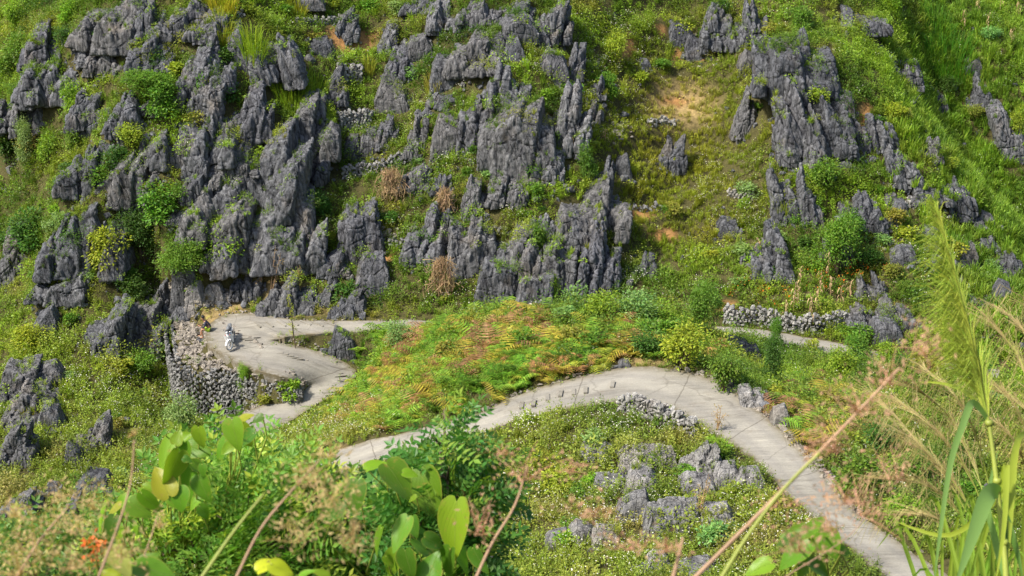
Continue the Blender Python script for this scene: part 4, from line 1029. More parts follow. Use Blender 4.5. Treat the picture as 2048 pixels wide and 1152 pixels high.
BUSH = '''1672 548 116 132 G_ l broad dark green bush climbing between the rocks below the great right spire
1646 384 80 70 G_ m leafy top growth at the foot of the great right spire
1700 500 70 90 Dk - dark bush right of the leafless grooved finger rock
1400 672 95 125 G_ l tall green tree left of the long field wall
1368 738 125 100 Yg - round yellow green bush above the near road bend
1330 690 70 60 G_ - middling green bush left of the round yellow green bush
1445 790 95 90 G_ - dense bush right of the near road bend
1542 772 66 105 Dk t dark conical bush below the field wall
1685 760 80 72 B_ - bright green bush below the right end of the field wall
1720 690 60 44 G_ - small bush under the grooved stone by the field wall
1550 700 40 70 G_ t slim green sapling in front of the field wall
212 540 100 90 Yg - bright yellow green bush with large leaves in the left crag foot
285 520 110 120 Dk - dark bush between the left crag and the fluted ramp
320 450 110 90 G_ - bush filling the cleft above the fluted ramp
365 565 120 85 G_ - spreading green bush on the rocks above the hairpin
460 560 110 95 B_ - fresh green bush on the rocks above the big white boulder
415 520 90 60 G_ - bush on the ledge under the bulging buttress
1102 612 50 68 B_ t small bright tree before the low ribbed rock
1155 622 60 56 Mi - pale green bush before the smooth draped rock
1205 640 90 60 B_ - bright bush at the middle of the mound crest
1275 645 110 66 Mi - wide pale bush at the right of the mound crest
1320 650 70 50 B_ - small bright bush near the dry brown stalks
145 232 56 70 B_ - bright green bush below the far left spire
60 196 66 50 G_ - round bush at the left edge under the far left ribs
406 206 40 56 G_ - small round bush on the crest of the left crag
658 268 48 66 Yg - yellow green bush beside the tilted grey slabs
294 106 46 38 B_ - little bush between the two top left crags
325 242 90 80 G_ - wide green bush in the middle of the upper left crag
456 134 56 40 Dk - dark bush under the yellow grass tuft
458 210 52 46 Dk - dark bush left of the knob under the grass clump
262 294 80 50 Yg - yellow green bushes on the ramp of the left crag
56 336 60 95 Mi t pale green tree at the left edge of the left crag
100 336 60 76 B_ - bright bush next to the pale green tree
20 312 52 76 Ol - olive bush at the left edge
1050 272 46 46 B_ - small bush growing on the curved fang of rock
988 276 52 46 G_ - bush in the gap right of the central spire
1175 362 50 76 G_ - green bush left of the upright dark blade of rock
1078 520 56 78 G_ - feathery bush above the deeply grooved rock
1106 292 32 34 Dk - tuft of leaves right of the curved fang
1486 422 34 30 B_ - round bright bush in the lower bowl
1230 130 62 66 Yg - yellow green bush at the upper left of the bowl
1215 200 60 60 G_ - bush under the yellow green bush of the bowl
1600 66 80 56 G_ - bush above the head of the great right spire
1440 40 44 50 Dk - dark bush between the two jagged towers
138 44 60 44 B_ - bright bush at the top left of the massive dark crag
30 60 70 60 B_ - bright bush in the upper left corner
1438 922 66 54 B_ - bright bush between the pointed rock and the road
1720 1000 130 100 G_ - large bush on the right side of the lower road
1800 1060 110 80 B_ - bright bush right of the lower road near the bottom
1760 910 100 80 Dk - dark bush above the lower road
1660 830 90 60 Ol - olive bush right of the road bend
805 696 90 56 Mi - pale mint bush left of the mound beside the back road
370 872 90 86 Mi - feathery pale bush at the foot of the retaining wall
488 786 36 60 B_ t green creeper hanging on the retaining wall
580 800 54 44 B_ - creeper over the stones at the second bend
60 700 90 56 Yg - yellow green bush right of the dark overhanging rocks by the left edge
2032 290 44 80 Yg - yellow bush at the right edge on the right slope
310 700 60 44 Ol - olive bush under the rocks at the wall end
290 760 70 60 G_ - green bush left of the retaining wall
340 700 40 40 G_ - little bush at the top corner of the retaining wall
700 600 60 40 Dk - dark low bush on the bank of the back road
300 196 130 60 G_ - mat of green bushes on the slope below the massive dark crag
240 352 70 60 Dk - dark bush in the middle gully of the left crag
392 262 60 40 Ol - olive bush on the ledge left of the broad smooth face
640 430 70 50 Dk - dark bush left of the long curved grey rock
60 500 110 80 Dk - dark thicket bush by the tall dark rock at the left edge
30 150 90 80 G_ - big bush in the left edge thicket under the far left spire
110 560 80 50 B_ - bright bush beside the low sloping rock
535 812 44 30 Ol - olive tuft of plants at the foot of the retaining wall by the second bend
450 838 60 40 G_ - green bush at the foot of the retaining wall
14 330 80 70 Dk - dark bush at the left edge under the long sloping dark rock
60 320 70 50 Ol - olive bush right of the dark bush at the left edge
150 300 60 50 G_ - green bush in the gap between the far left ribs and the dark gully
1290 716 90 54 Dk - dark green bush at the top of the near road bend
1190 700 70 44 G_ - green bush in the ferns left of the road bend
900 720 70 44 Ol - olive bush in the left part of the ferns
1050 700 60 44 G_ - green bush in the middle of the ferns
1715 722 70 56 G_ - bush hiding the back road beyond the field wall
1775 740 90 60 B_ - bright bush hiding the far end of the back road
1850 758 100 70 Ol - olive bush before the far end of the back road
1945 768 110 70 G_ - wide bush behind the lower plume
1625 706 40 30 Yg - yellow green bush on the lower edge of the back road
430 640 0 0 x x'''.split('\n')
PAL = dict(G_=G_, B_=B_, Dk=Dk, Yg=Yg, Ol=Ol, Mi=Mi)
for line in BUSH:
    a = line.split(' ', 6)
    if a[2] == '0': continue
    bush(float(a[0]), float(a[1]), float(a[2]), float(a[3]), PAL[a[4]], a[6], None if a[5] == '-' else a[5])
r = random.Random(404); cnt = 0
while cnt < 222:
    px, py = r.uniform(-20, 2068), r.uniform(10, 1120)
    p = hit(px, py); rr_ = on_road(np.array([p.x]), np.array([p.y]), 1.0)[0][0]
    if rr_ or in_poly(np.array([p.x]), np.array([p.y]), vp)[0] or (380 < px < 620 and 580 < py < 700): continue
    bw = float(blob(np.array([px]), np.array([py]), 1350, 300, 210, 260)[0])
    if r.random() < bw * .85 or float(fbm(np.array([px / 160]), np.array([py / 120]))[0]) < -.15: continue
    if (900 < px < 1350 and 730 < py < 900): continue
    s = F / (p.y * FW.y + p.z * FW.z); big = (px < 460 and py < 640) or px > 1600; w_ = (r.uniform(.9, 2.3) if big and r.random() < .7 else r.uniform(.6, 1.6)) * s; tt = r.choice((G_, G_, B_, Dk, Yg, Ol, G_, Mi, Dk))
    bush(px, py, w_, w_ * r.uniform(.4, .75), tt, 'low leafy bush growing among the hillside herbs and rocks', group='low bushes among the hillside herbs', seed=cnt); cnt += 1

# grass clumps that stand out
def clump(px, base, w_, h, tint, label):
    p = hit(px, base); s = F / (p.y * FW.y + p.z * FW.z); W, Hh = w_ / s, h / s; r = random.Random(int(px)); m = MB()
    for _ in range(int(150 * max(.5, W))):
        a = r.uniform(0, 6.28); q = r.random() ** .5; b = Vector((math.cos(a), math.sin(a), 0)); x = b * q * W * .38; l = Hh * r.uniform(.6, 1.1); o = r.uniform(.05, .5) * (.4 + q)
        z0 = float(H(p.x + x.x, p.y + x.y)) - p.z - .05; p0 = Vector((x.x, x.y, z0))
        m.blade([p0, p0 + b * l * .15 * o + Vector((0, 0, l * .45)), p0 + b * l * .5 * o + Vector((0, 0, l * .85)), p0 + b * l * o + Vector((0, 0, l * (1 - .3 * o)))], .035, Vector((r.uniform(-1, 1), -1, .2)))
    o = m.build('grass_clump', M['leaf_o']); o.location = p; o.color = (*tint, 1); tag(o, label, 'grass clump', 'tall grass clumps')
for a in ((447, 26, 66, 56, (.42, .40, .03), 'yellow tall grass tuft at the top edge right of the grey dome'), (446, 90, 44, 56, (.34, .38, .03), 'yellow green grass tuft left of the leaning ridge'),
          (508, 140, 46, 92, (.24, .36, .02), 'long upright bright green grass clump left of the leaning ridge'), (585, 196, 110, 44, (.20, .31, .02), 'wide band of green grass above the tilted slabs'), (630, 192, 60, 40, (.22, .33, .02), 'green grass at the right end of the wide band'),
          (62, 848, 30, 42, (.35, .36, .04), 'yellow grass tuft between the left rocks'), (115, 588, 26, 36, (.3, .36, .03), 'yellow grass tuft above the low sloping rock'), (594, 22, 50, 30, (.33, .35, .03), 'yellowish grass tuft at the top edge over the terrace'),
          (1895, 130, 130, 44, (.07, .20, .012), 'big dark green tall grass patch on the upper right slope'), (1870, 60, 90, 36, (.09, .22, .015), 'bright tall grass at the top of the right slope'), (1560, 430, 50, 50, (.25, .32, .02), 'bright grass clump left of the hollow pillar'),
          (870, 175, 50, 30, (.36, .34, .06), 'dry yellowish grass tuft below the knobbly crest'), (740, 145, 26, 30, (.3, .32, .04), 'small grass tuft on the terrace left of the pointed triangle')): clump(*a)

# dry stalk heaps and standing maize
def stalk_heap(px, base, w_, h, label, seed):
    p = hit(px, base); s = F / (p.y * FW.y + p.z * FW.z); W, Hh = w_ / s, h / s; r = random.Random(seed); m = MB()
    for _ in range(330):
        t = r.random() ** .7; c = Vector((r.gauss(0, .22) * W * (1.1 - .5 * t), r.uniform(-.3, .1) - .1, Hh * t * .85)); a = r.gauss(0, .45) + (.5 if r.random() < .3 else 0)
        d = Vector((math.sin(a), r.uniform(-.3, .3), math.cos(a))).normalized(); l = r.uniform(.4, 1.0) * .9; q = d.cross(Vector((0, 1, 0)))
        m.tube([c - d * l * .5, c + q * r.uniform(-.08, .08), c + d * l * .5], [.018, .014, .006], 4, cap=False)
    for _ in range(120):
        c = Vector((r.gauss(0, .25) * W, r.uniform(-.35, 0), Hh * r.random() * .9)); m.leaf(c, rv(r), rv(r), r.uniform(.2, .4), .04)
    o = m.build('dry_stalk_heap', M['straw']); o.location = p; tag(o, label, 'stalk heap', 'heaps of dry maize stalks')
stalk_heap(785, 398, 62, 68, 'large heap of dry straw coloured stalks under the curving terrace wall', 1)
stalk_heap(890, 428, 38, 56, 'narrow heap of dry stalks beside the tip of the fin rock', 2)
stalk_heap(884, 588, 66, 84, 'heap of dry stalks piled below the shark fin rock', 3)
def maize(px, base, h, label, seed):
    p = hit(px, base); s = F / (p.y * FW.y + p.z * FW.z); Hh = h / s; r = random.Random(seed); e = empty('maize_plant', p, r.uniform(0, 6), label, 'maize plant', 'dead standing maize plants')
    m = MB(); b = Vector((r.uniform(-.1, .1), r.uniform(-.1, .1), 0)); m.tube([Vector((0, 0, -.05)), b * .5 + Vector((0, 0, Hh * .5)), b + Vector((0, 0, Hh * .92)), b * 2.2 + Vector((0, 0, Hh))], [.022, .018, .012, .004], 5); m.build('stalk', M['straw'], e)
    m = MB()
    for k in range(11):
        t = .25 + .07 * k; a = r.uniform(0, 6.28); d = Vector((math.cos(a), math.sin(a), 0)); q = Vector((0, 0, Hh * t)); l = r.uniform(.25, .45)
        m.blade([q, q + d * l * .35 + Vector((0, 0, l * .2)), q + d * l * .6 - Vector((0, 0, l * .15)), q + d * l * .7 - Vector((0, 0, l * .7))], .06, Vector((0, 0, 1)))
    m.build('leaves', M['straw'], e)
for k, (a, b, h) in enumerate(((1586,625,64),(1618,640,58),(1640,596,56),(1598,580,50),(1655,560,60),(1632,620,46),(1680,612,44),(1570,640,40),(1530,505,40),(1515,512,36),(1660,600,50),(1622,665,40),(1595,610,40),(1700,590,30),(1160,292,40),(1140,310,36),(1100,318,30),(1027,330,34),(985,285,40),(1620,300,30),(1590,245,26),(1560,150,24),(1210,285,26),(1925,60,40),(1975,70,44),(2020,95,40),(1955,25,36),(2000,30,36),(2035,40,36))):
    maize(a, b, h, 'dead straw coloured maize plant standing among the green herbs', 60 + k)
# saplings beside the road and bare ones
def sapling(px, base, h, label, seed, leafy, lean=0.0):
    p = hit(px, base); s = F / (p.y * FW.y + p.z * FW.z); Hh = h / s; r = random.Random(seed); e = empty('sapling', p, 0, label, 'sapling'); m = MB(); lf = MB()
    tips = []
    for k in range(3):
        top = Vector((lean * Hh + r.uniform(-.12, .12) * Hh, r.uniform(-.1, .1), Hh * (1 - .12 * k))); m.tube([Vector((0, 0, -.1)), top * .4 + Vector((r.uniform(-.05, .05), 0, 0)), top], [.022, .016, .005], 5)
        for j in range(9):
            t = .3 + .075 * j; q = top * t; d = rv(r, 0); b = q + d * r.uniform(.1, .3); m.tube([q, b], [.006, .003], 4); tips += [q.lerp(b, .6), b]
    m.build('trunk', M['bark'] if leafy else M['straw'], e)
    for q in tips:
        for _ in range(8 if leafy else 2): lf.leaf(q + rv(r) * .06, rv(r, -.4), Vector((0, 0, 1)) + rv(r) * .5, r.uniform(.06, .12), .04)
    o = lf.build('crown', M['leaf_o'], e); o.color = (.32, .36, .05, 1) if leafy else (.4, .3, .1, 1)
sapling(592, 702, 140, 'thin leafy sapling rising in front of the back road', 1, True)
sapling(520, 592, 84, 'left one of the thin leafless saplings by the streaked rock', 2, False, .1)
sapling(540, 596, 110, 'right one of the thin leafless saplings by the streaked rock', 3, False, .22)
sapling(602, 590, 60, 'small dead sapling in front of the streaked rock above the road', 4, False)
sapling(1432, 868, 60, 'bare twiggy sapling at the inner edge of the near road', 5, False, .1)
sapling(1392, 1048, 110, 'thin pale dead stem left of the orange patch', 6, False, .12)
sapling(1760, 975, 90, 'pale dead branching stem in the bushes right of the road', 7, False, .05)
# orange scrap
m = MB(); p = hit(1402, 1056); m.box(p + Vector((0, -.1, .12)), (.30, .1, .2), Matrix.Rotation(.3, 3, 'X')); m.box(p + Vector((.02, -.16, .2)), (.2, .05, .05), Matrix.Rotation(.5, 3, 'Y'))
o = m.build('brick', plain('brick_red', (.55, .16, .06), .8)); tag(o, 'orange red brick lying before the smooth grey boulder in the lower herbs', 'brick')

# ------------------------------------------------------------------ motorbike
M['white'] = plain('white_plastic', (.80, .81, .83), .3, nscale=3, var=.04); M['rubber'] = plain('dusty_tyre', (.38, .36, .33), .9, nscale=9, var=.3)
M['dark'] = plain('dark_plastic', (.045, .045, .05), .5); M['grey'] = plain('grey_seat', (.16, .17, .18), .6); M['metal'] = plain('metal', (.45, .45, .46), .35, .9, var=.1)
M['red'] = plain('red_lens', (.5, .06, .02), .3); M['glass'] = plain('headlamp_glass', (.6, .62, .65), .12, var=.03)
def ring(mb, c, R0, rr, n=28, k=8, mi=0, ax='x', rot=None):
    vs = []
    for i in range(n):
        a = 2 * math.pi * i / n
        for j in range(k):
            b = 2 * math.pi * j / k; q = R0 + rr * math.cos(b); v = Vector((rr * math.sin(b), q * math.cos(a), q * math.sin(a)))
            if rot: v = rot @ v
            vs.append(v + Vector(c))
    mb.add(vs, [(i * k + j, ((i + 1) % n) * k + j, ((i + 1) % n) * k + (j + 1) % k, i * k + (j + 1) % k) for i in range(n) for j in range(k)], mi)
bp = at_z(461, 697, -34.05); bp.z = float(on_road(np.array([bp.x]), np.array([bp.y]))[1][0]) + .05
bike = empty('motorbike', bp, 0, 'white underbone motorbike with a grey bag on its seat parked on the concrete hairpin', 'motorbike')
bike.rotation_euler = (0, R(9), R(184))    # front towards the camera, leaning on its stand
bike.rotation_mode = 'XYZ'
def bx(*a): bike_off = Vector((0, -.0, 0)); return a
# local: +Y is forward; the front wheel touches the ground at the origin
steer = Matrix.Rotation(R(-32), 3, 'Z')
fwc = Vector((0, 0, .29)); rwc = Vector((0, -1.22, .29))
def wheel(c, rot, par):
    w0 = empty('wheel', (0, 0, 0)); w0.parent = par
    m = MB(); ring(m, c, .262, .032, rot=rot); m.build('tyre', M['rubber'], w0, True)
    m = MB(); ring(m, c, .226, .026, rot=rot); 
    for k in range(8):
        a = k * math.pi / 4; m.tube([c + rot @ Vector((0, math.cos(a) * .035, math.sin(a) * .035)), c + rot @ Vector((0, math.cos(a) * .225, math.sin(a) * .225))], [.012, .010], 5)
    m.tube([c + rot @ Vector((-.05, 0, 0)), c + rot @ Vector((.05, 0, 0))], .045, 12); m.build('rim', M['white'], w0, True)
wheel(fwc, steer, bike); wheel(rwc, Matrix.Identity(3), bike)
hd = Vector((0, -.28, .86))
m = MB()
for s in (-1, 1): m.tube([fwc + steer @ Vector((s * .07, 0, 0)), steer @ Vector((s * .075, -.10, .22)) + fwc, hd + Vector((s * .07, .0, -.18))], [.022, .024, .022], 8)
m.build('fork', M['metal'], bike, True)
m = MB(); vs = []                              # curved front mudguard
for i in range(9):
    a = R(20 + i * 17); 
    for j in range(5):
        t = (j - 2) / 2; q = .315 - .03 * t * t; vs.append(fwc + steer @ Vector((t * .06, math.cos(a) * q, math.sin(a) * q)))
m.add(vs, [(i * 5 + j, i * 5 + j + 1, i * 5 + j + 6, i * 5 + j + 5) for i in range(8) for j in range(4)]); m.build('front_mudguard', M['white'], bike, True)
def shell(mb, secs, k=10):
    """secs: (center, half width, half height) rings across the travel axis"""
    vs = []
    for c, a, b in secs:
        for j in range(k):
            t = 2 * math.pi * j / k; cs, sn = math.cos(t), math.sin(t); vs.append(Vector(c) + Vector((a * math.copysign(abs(cs) ** .7, cs), 0, b * math.copysign(abs(sn) ** .7, sn))))
    n = len(secs); mb.add(vs, [(i * k + j, (i + 1) * k + j, (i + 1) * k + (j + 1) % k, i * k + (j + 1) % k) for i in range(n - 1) for j in range(k)] + [tuple(range(k)), tuple(range((n - 1) * k, n * k))[::-1]])
m = MB()                                       # leg shields: two curved wings
for s in (-1, 1):
    vs = []
    for i in range(7):
        t = i / 6; z = .80 - .50 * t; y = -.20 - .13 * t + .02
        for j in range(5):
            u = j / 4; vs.append(Vector((s * (.03 + u * (.22 - .05 * t)), y - .12 * u * u, z - .04 * u)))
    f = [(i * 5 + j, i * 5 + j + 1, i * 5 + j + 6, i * 5 + j + 5) for i in range(6) for j in range(4)]; m.add(vs, f)
    m.add([v + Vector((0, -.025, 0)) for v in vs], [q[::-1] for q in f])
m.build('leg_shield', M['white'], bike, True)
m = MB(); shell(m, [((0, -.16, .72), .05, .06), ((0, -.2, .73), .085, .12), ((0, -.28, .72), .09, .14)]); m.build('front_panel', M['white'], bike, True)
m = MB(); shell(m, [((0, -.12, .95), .05, .03), ((0, -.16, .955), .09, .06), ((0, -.26, .97), .10, .07), ((0, -.34, .96), .07, .05)]); cw = m.build('handlebar_cowl', M['dark'], bike, True)
m = MB(); shell(m, [((0, -.10, .95), .03, .02), ((0, -.125, .95), .07, .045), ((0, -.15, .95), .075, .05)]); m.build('headlight', M['glass'], bike, True)
for s in (-1, 1):
    m = MB(); shell(m, [((s * .12, -.13, .80), .015, .02), ((s * .12, -.16, .80), .03, .03)]); m.build('indicator', M['red'], bike, True)
m = MB(); hb = [hd + steer @ Vector(q) for q in ((-.34, -.12, .10), (-.2, -.03, .10), (0, .02, .07), (.2, -.03, .10), (.34, -.12, .10))]; m.tube(hb, .013, 8); m.build('handlebar', M['metal'], bike, True)
for s in (0, 1):
    m = MB(); a, b = (hb[0], hb[1]) if s == 0 else (hb[4], hb[3]); m.tube([a, a.lerp(b, .65)], .022, 8); m.build('grip', M['dark'], bike, True)
m = MB(); shell(m, [((0, -.30, .62), .05, .10), ((0, -.5, .50), .07, .10), ((0, -.7, .55), .09, .12), ((0, -.95, .64), .12, .12), ((0, -1.25, .70), .12, .10), ((0, -1.52, .78), .07, .06), ((0, -1.62, .80), .03, .03)]); m.build('body_panel', M['white'], bike, True)
m = MB(); shell(m, [((0, -.62, .72), .08, .03), ((0, -.75, .76), .12, .05), ((0, -1.1, .79), .13, .055), ((0, -1.45, .85), .11, .05), ((0, -1.52, .86), .07, .03)]); m.build('seat', M['grey'], bike, True)
m = MB(); shell(m, [((0, -.62, .34), .08, .07), ((0, -.72, .33), .12, .11), ((0, -.9, .32), .12, .11), ((0, -1.0, .33), .08, .07)]); m.tube([(0, -.42, .42), (0, -.7, .36), (0, -1.22, .29)], .03, 8); m.build('engine', M['metal'], bike, True)
m = MB(); m.tube([(-.13, -.65, .26), (-.15, -.9, .22), (-.15, -1.1, .27), (-.15, -1.55, .36)], [.022, .025, .045, .04], 10); m.build('exhaust', M['metal'], bike, True)
m = MB(); m.tube([(.1, -.8, .25), (.24, -.86, .0)], .012, 6); m.box((.25, -.86, .0), (.07, .05, .012)); m.build('side_stand', M['dark'], bike)
for s in (-1, 1):
    m = MB(); m.tube([(s * .08, -.78, .24), (s * .27, -.80, .25)], .016, 6); m.build('footrest', M['dark'], bike)
    m = MB(); m.tube([(s * .13, -1.22, .30), (s * .13, -1.3, .62)], [.026, .022], 8); m.build('shock_absorber', M['metal'], bike, True)
m = MB(); shell(m, [((0, -1.62, .70), .06, .03), ((0, -1.66, .70), .05, .025)]); m.build('tail_light', M['red'], bike)
m = MB(); m.box((0, -1.62, .5), (.14, .01, .16), Matrix.Rotation(.3, 3, 'X')); m.build('number_plate', M['white'], bike)
m = MB(); vs = []                              # rear mudguard
for i in range(8):
    a = R(60 + i * 18)
    for j in range(5): t = (j - 2) / 2; q = .33 - .03 * t * t; vs.append(rwc + Vector((t * .065, math.cos(a) * q, math.sin(a) * q)))
m.add(vs, [(i * 5 + j, i * 5 + j + 1, i * 5 + j + 6, i * 5 + j + 5) for i in range(7) for j in range(4)]); m.build('rear_mudguard', M['dark'], bike, True)
# grey jacket bundled on the seat behind the handlebar
m = MB(); r = random.Random(4); vs, fs = hull([Vector((v.x * .12, v.y * .24, v.z * .10)) * r.uniform(.85, 1.1) for v in [rv(r) for _ in range(60)]]); m.add(vs, fs)
jb = m.build('jacket', M['grey'], None, True); jb.matrix_world = Matrix.Translation(bp) @ Euler((0, R(9), R(184))).to_matrix().to_4x4() @ Matrix.Translation((0, -.86, .90)); tag(jb, 'grey jacket bundled on the seat of the white motorbike', 'jacket')

# ------------------------------------------------------------------ sitting person
M['skin'] = plain('skin', (.42, .22, .13), .6, var=.08); M['shirt'] = plain('navy_shirt', (.022, .026, .05), .85, nscale=12, var=.5); M['shorts'] = plain('lime_shorts', (.27, .42, .02), .8, var=.15); M['hair'] = plain('black_hair', (.012, .011, .012), .6)
def skinned(name, V_, E_, Rd, mat, parent, sub=2):
    me = bpy.data.meshes.new(name); me.from_pydata([tuple(v) for v in V_], E_, []); me.materials.append(mat); o = bpy.data.objects.new(name, me); C.objects.link(o)
    o.modifiers.new('s', 'SKIN')
    if not me.skin_vertices:
        bm = bmesh.new(); bm.from_mesh(me); bm.verts.layers.skin.verify(); bm.to_mesh(me); bm.free()
    for sv, q in zip(me.skin_vertices[0].data, Rd): sv.radius = (q, q) if not hasattr(q, '__len__') else q
    for sv in me.skin_vertices[0].data: sv.use_root = False
    me.skin_vertices[0].data[0].use_root = True
    ss = o.modifiers.new('u', 'SUBSURF'); ss.levels = sub; ss.render_levels = sub
    bpy.context.view_layer.update(); d = bpy.context.evaluated_depsgraph_get(); nm = bpy.data.meshes.new_from_object(o.evaluated_get(d)); nm.name = name
    nm.polygons.foreach_set('use_smooth', np.ones(len(nm.polygons), bool)); o.modifiers.clear(); o.data = nm
    if not nm.materials: nm.materials.append(mat)
    o.parent = parent; return o
sp = at_z(419, 662, -34.0)
sp.z = -34.0 + .04
per = empty('person', sp, R(183), 'person in dark long sleeved top and lime green shorts sitting hunched over a phone', 'person')
Vv, Ee, Rr = [], [], []
def jn(p, q, par=None):
    Vv.append(Vector(p)); Rr.append(q)
    if par is not None: Ee.append((par, len(Vv) - 1))
    return len(Vv) - 1
pel = jn((0, 0, .13), (.13, .15)); w1 = jn((.04, 0, .28), (.10, .13), pel); ch = jn((.13, 0, .44), (.11, .15), w1); nk = jn((.24, 0, .57), .055, ch); hb_ = jn((.285, 0, .625), .075, nk); hm = jn((.31, 0, .70), (.095, .08), hb_); ht = jn((.30, 0, .775), (.075, .065), hm)
arms = []
for s in (-1, 1):
    hp = jn((.02, s * .10, .09), .085, pel); kn = jn((.40, s * .13 + (.02 if s > 0 else -.04), .12 if s > 0 else .06), .058, hp); an = jn((.36 if s > 0 else .50, s * .12, -.28), .036, kn); hl = jn((.35 if s > 0 else .50, s * .12, -.345), .036, an); to = jn((.50 if s > 0 else .66, s * .13, -.37), .028, hl)
    sh = jn((.155, s * .17, .475), .052, ch); el = jn((.25, s * .21, .25), .038, sh); wr = jn((.46, s * .09, .27), .025, el); pa = jn((.52, s * .06, .29), (.032, .02), wr); arms.append((s, sh, el, wr, pa))
    for f in range(4):
        off = (f - 1.5) * .016; ln = (.030, .036, .034, .026)[f]
        k1 = jn((.555, s * .05 + 0, .31 + off), .009, pa); k2 = jn((.555 + ln, s * .03, .315 + off), .008, k1); jn((.560 + ln * .9, s * .008, .318 + off), .007, k2)
    t1 = jn((.52, s * .035, .325), .011, pa); jn((.545, s * .012, .345), .009, t1)
body = skinned('body', Vv, Ee, Rr, M['skin'], per)
def sub_skin(name, verts, edges, radii, mat, sub=2): return skinned(name, verts, edges, radii, mat, per, sub)
a = [Vv[w1] + Vector((-.02, 0, -.08)), Vv[w1], Vv[ch], Vv[nk] - Vector((.025, 0, .035))]; rr_ = [(.125, .16), (.115, .15), (.125, .165), .062]; ed = [(0, 1), (1, 2), (2, 3)]
for s, sh, el, wr, pa in arms:
    b = len(a); a += [Vv[sh], Vv[el], Vv[el].lerp(Vv[wr], .75)]; rr_ += [.063, .047, .036]; ed += [(2, b), (b, b + 1), (b + 1, b + 2)]
sub_skin('shirt', a, ed, rr_, M['shirt'])
a = [Vector((0, 0, .13)), Vector((.02, 0, .20))]; rr_ = [(.145, .17), (.125, .155)]; ed = [(0, 1)]
for s in (-1, 1): b = len(a); a += [Vector((.03, s * .10, .09)), Vector((.27, s * .12, .105 if s > 0 else .08))]; rr_ += [.10, .082]; ed += [(0, b), (b, b + 1)]
sub_skin('shorts', a, ed, rr_, M['shorts'])
sub_skin('hair', [Vector((.245, 0, .69)), Vector((.268, 0, .775)), Vector((.33, 0, .81)), Vector((.385, 0, .795))], [(0, 1), (1, 2), (2, 3)], [(.10, .095), (.12, .11), (.10, .10), (.06, .075)], M['hair'])
m = MB(); vs, fs = hull([Vector((.405, 0, .70)), Vector((.385, .02, .68)), Vector((.385, -.02, .68)), Vector((.435, 0, .665)), Vector((.425, .016, .66)), Vector((.425, -.016, .66)), Vector((.39, 0, .655))]); m.add(vs, fs); m.build('nose', M['skin'], per, True)
for s in (-1, 1):
    m = MB(); ring(m, (.30, s * .093, .69), .022, .010, 12, 6, rot=Matrix.Rotation(R(90), 3, 'Z')); m.build('ear', M['skin'], per, True)
    m = MB(); vs, fs = hull([Vector((.395, s * .035, .702)) + Vector((v.x * .008, v.y * .016, v.z * .007)) for v in [rv(rnd) for _ in range(24)]]); m.add(vs, fs); m.build('eye', M['hair'], per, True)
m = MB(); vs, fs = hull([Vector((.405, 0, .628)) + Vector((v.x * .008, v.y * .026, v.z * .006)) for v in [rv(rnd) for _ in range(24)]]); m.add(vs, fs); m.build('mouth', M['red'], per, True)
m = MB(); m.box((.575, 0, .325), (.012, .075, .14), Matrix.Rotation(R(-35), 3, 'Y')); ph = m.build('phone', M['dark']); ph.matrix_world = Matrix.Translation(sp) @ Matrix.Rotation(R(183), 4, 'Z'); tag(ph, 'dark phone held by the sitting person in both hands', 'phone')
# flat stones under the feet
for k, (x, y, z, s) in enumerate(((.45, .13, -.52, .42), (.58, -.14, -.56, .40))):
    q = sp + Matrix.Rotation(R(183), 3, 'Z') @ Vector((x, y, z)); o = bpy.data.objects.new('foot_stone', smesh[k]); C.objects.link(o); o.location = q; o.scale = (s, s, s * .75); tag(o, 'pale flat stone under the %s foot of the sitting person' % ('nearer' if k == 0 else 'farther'), 'stone')
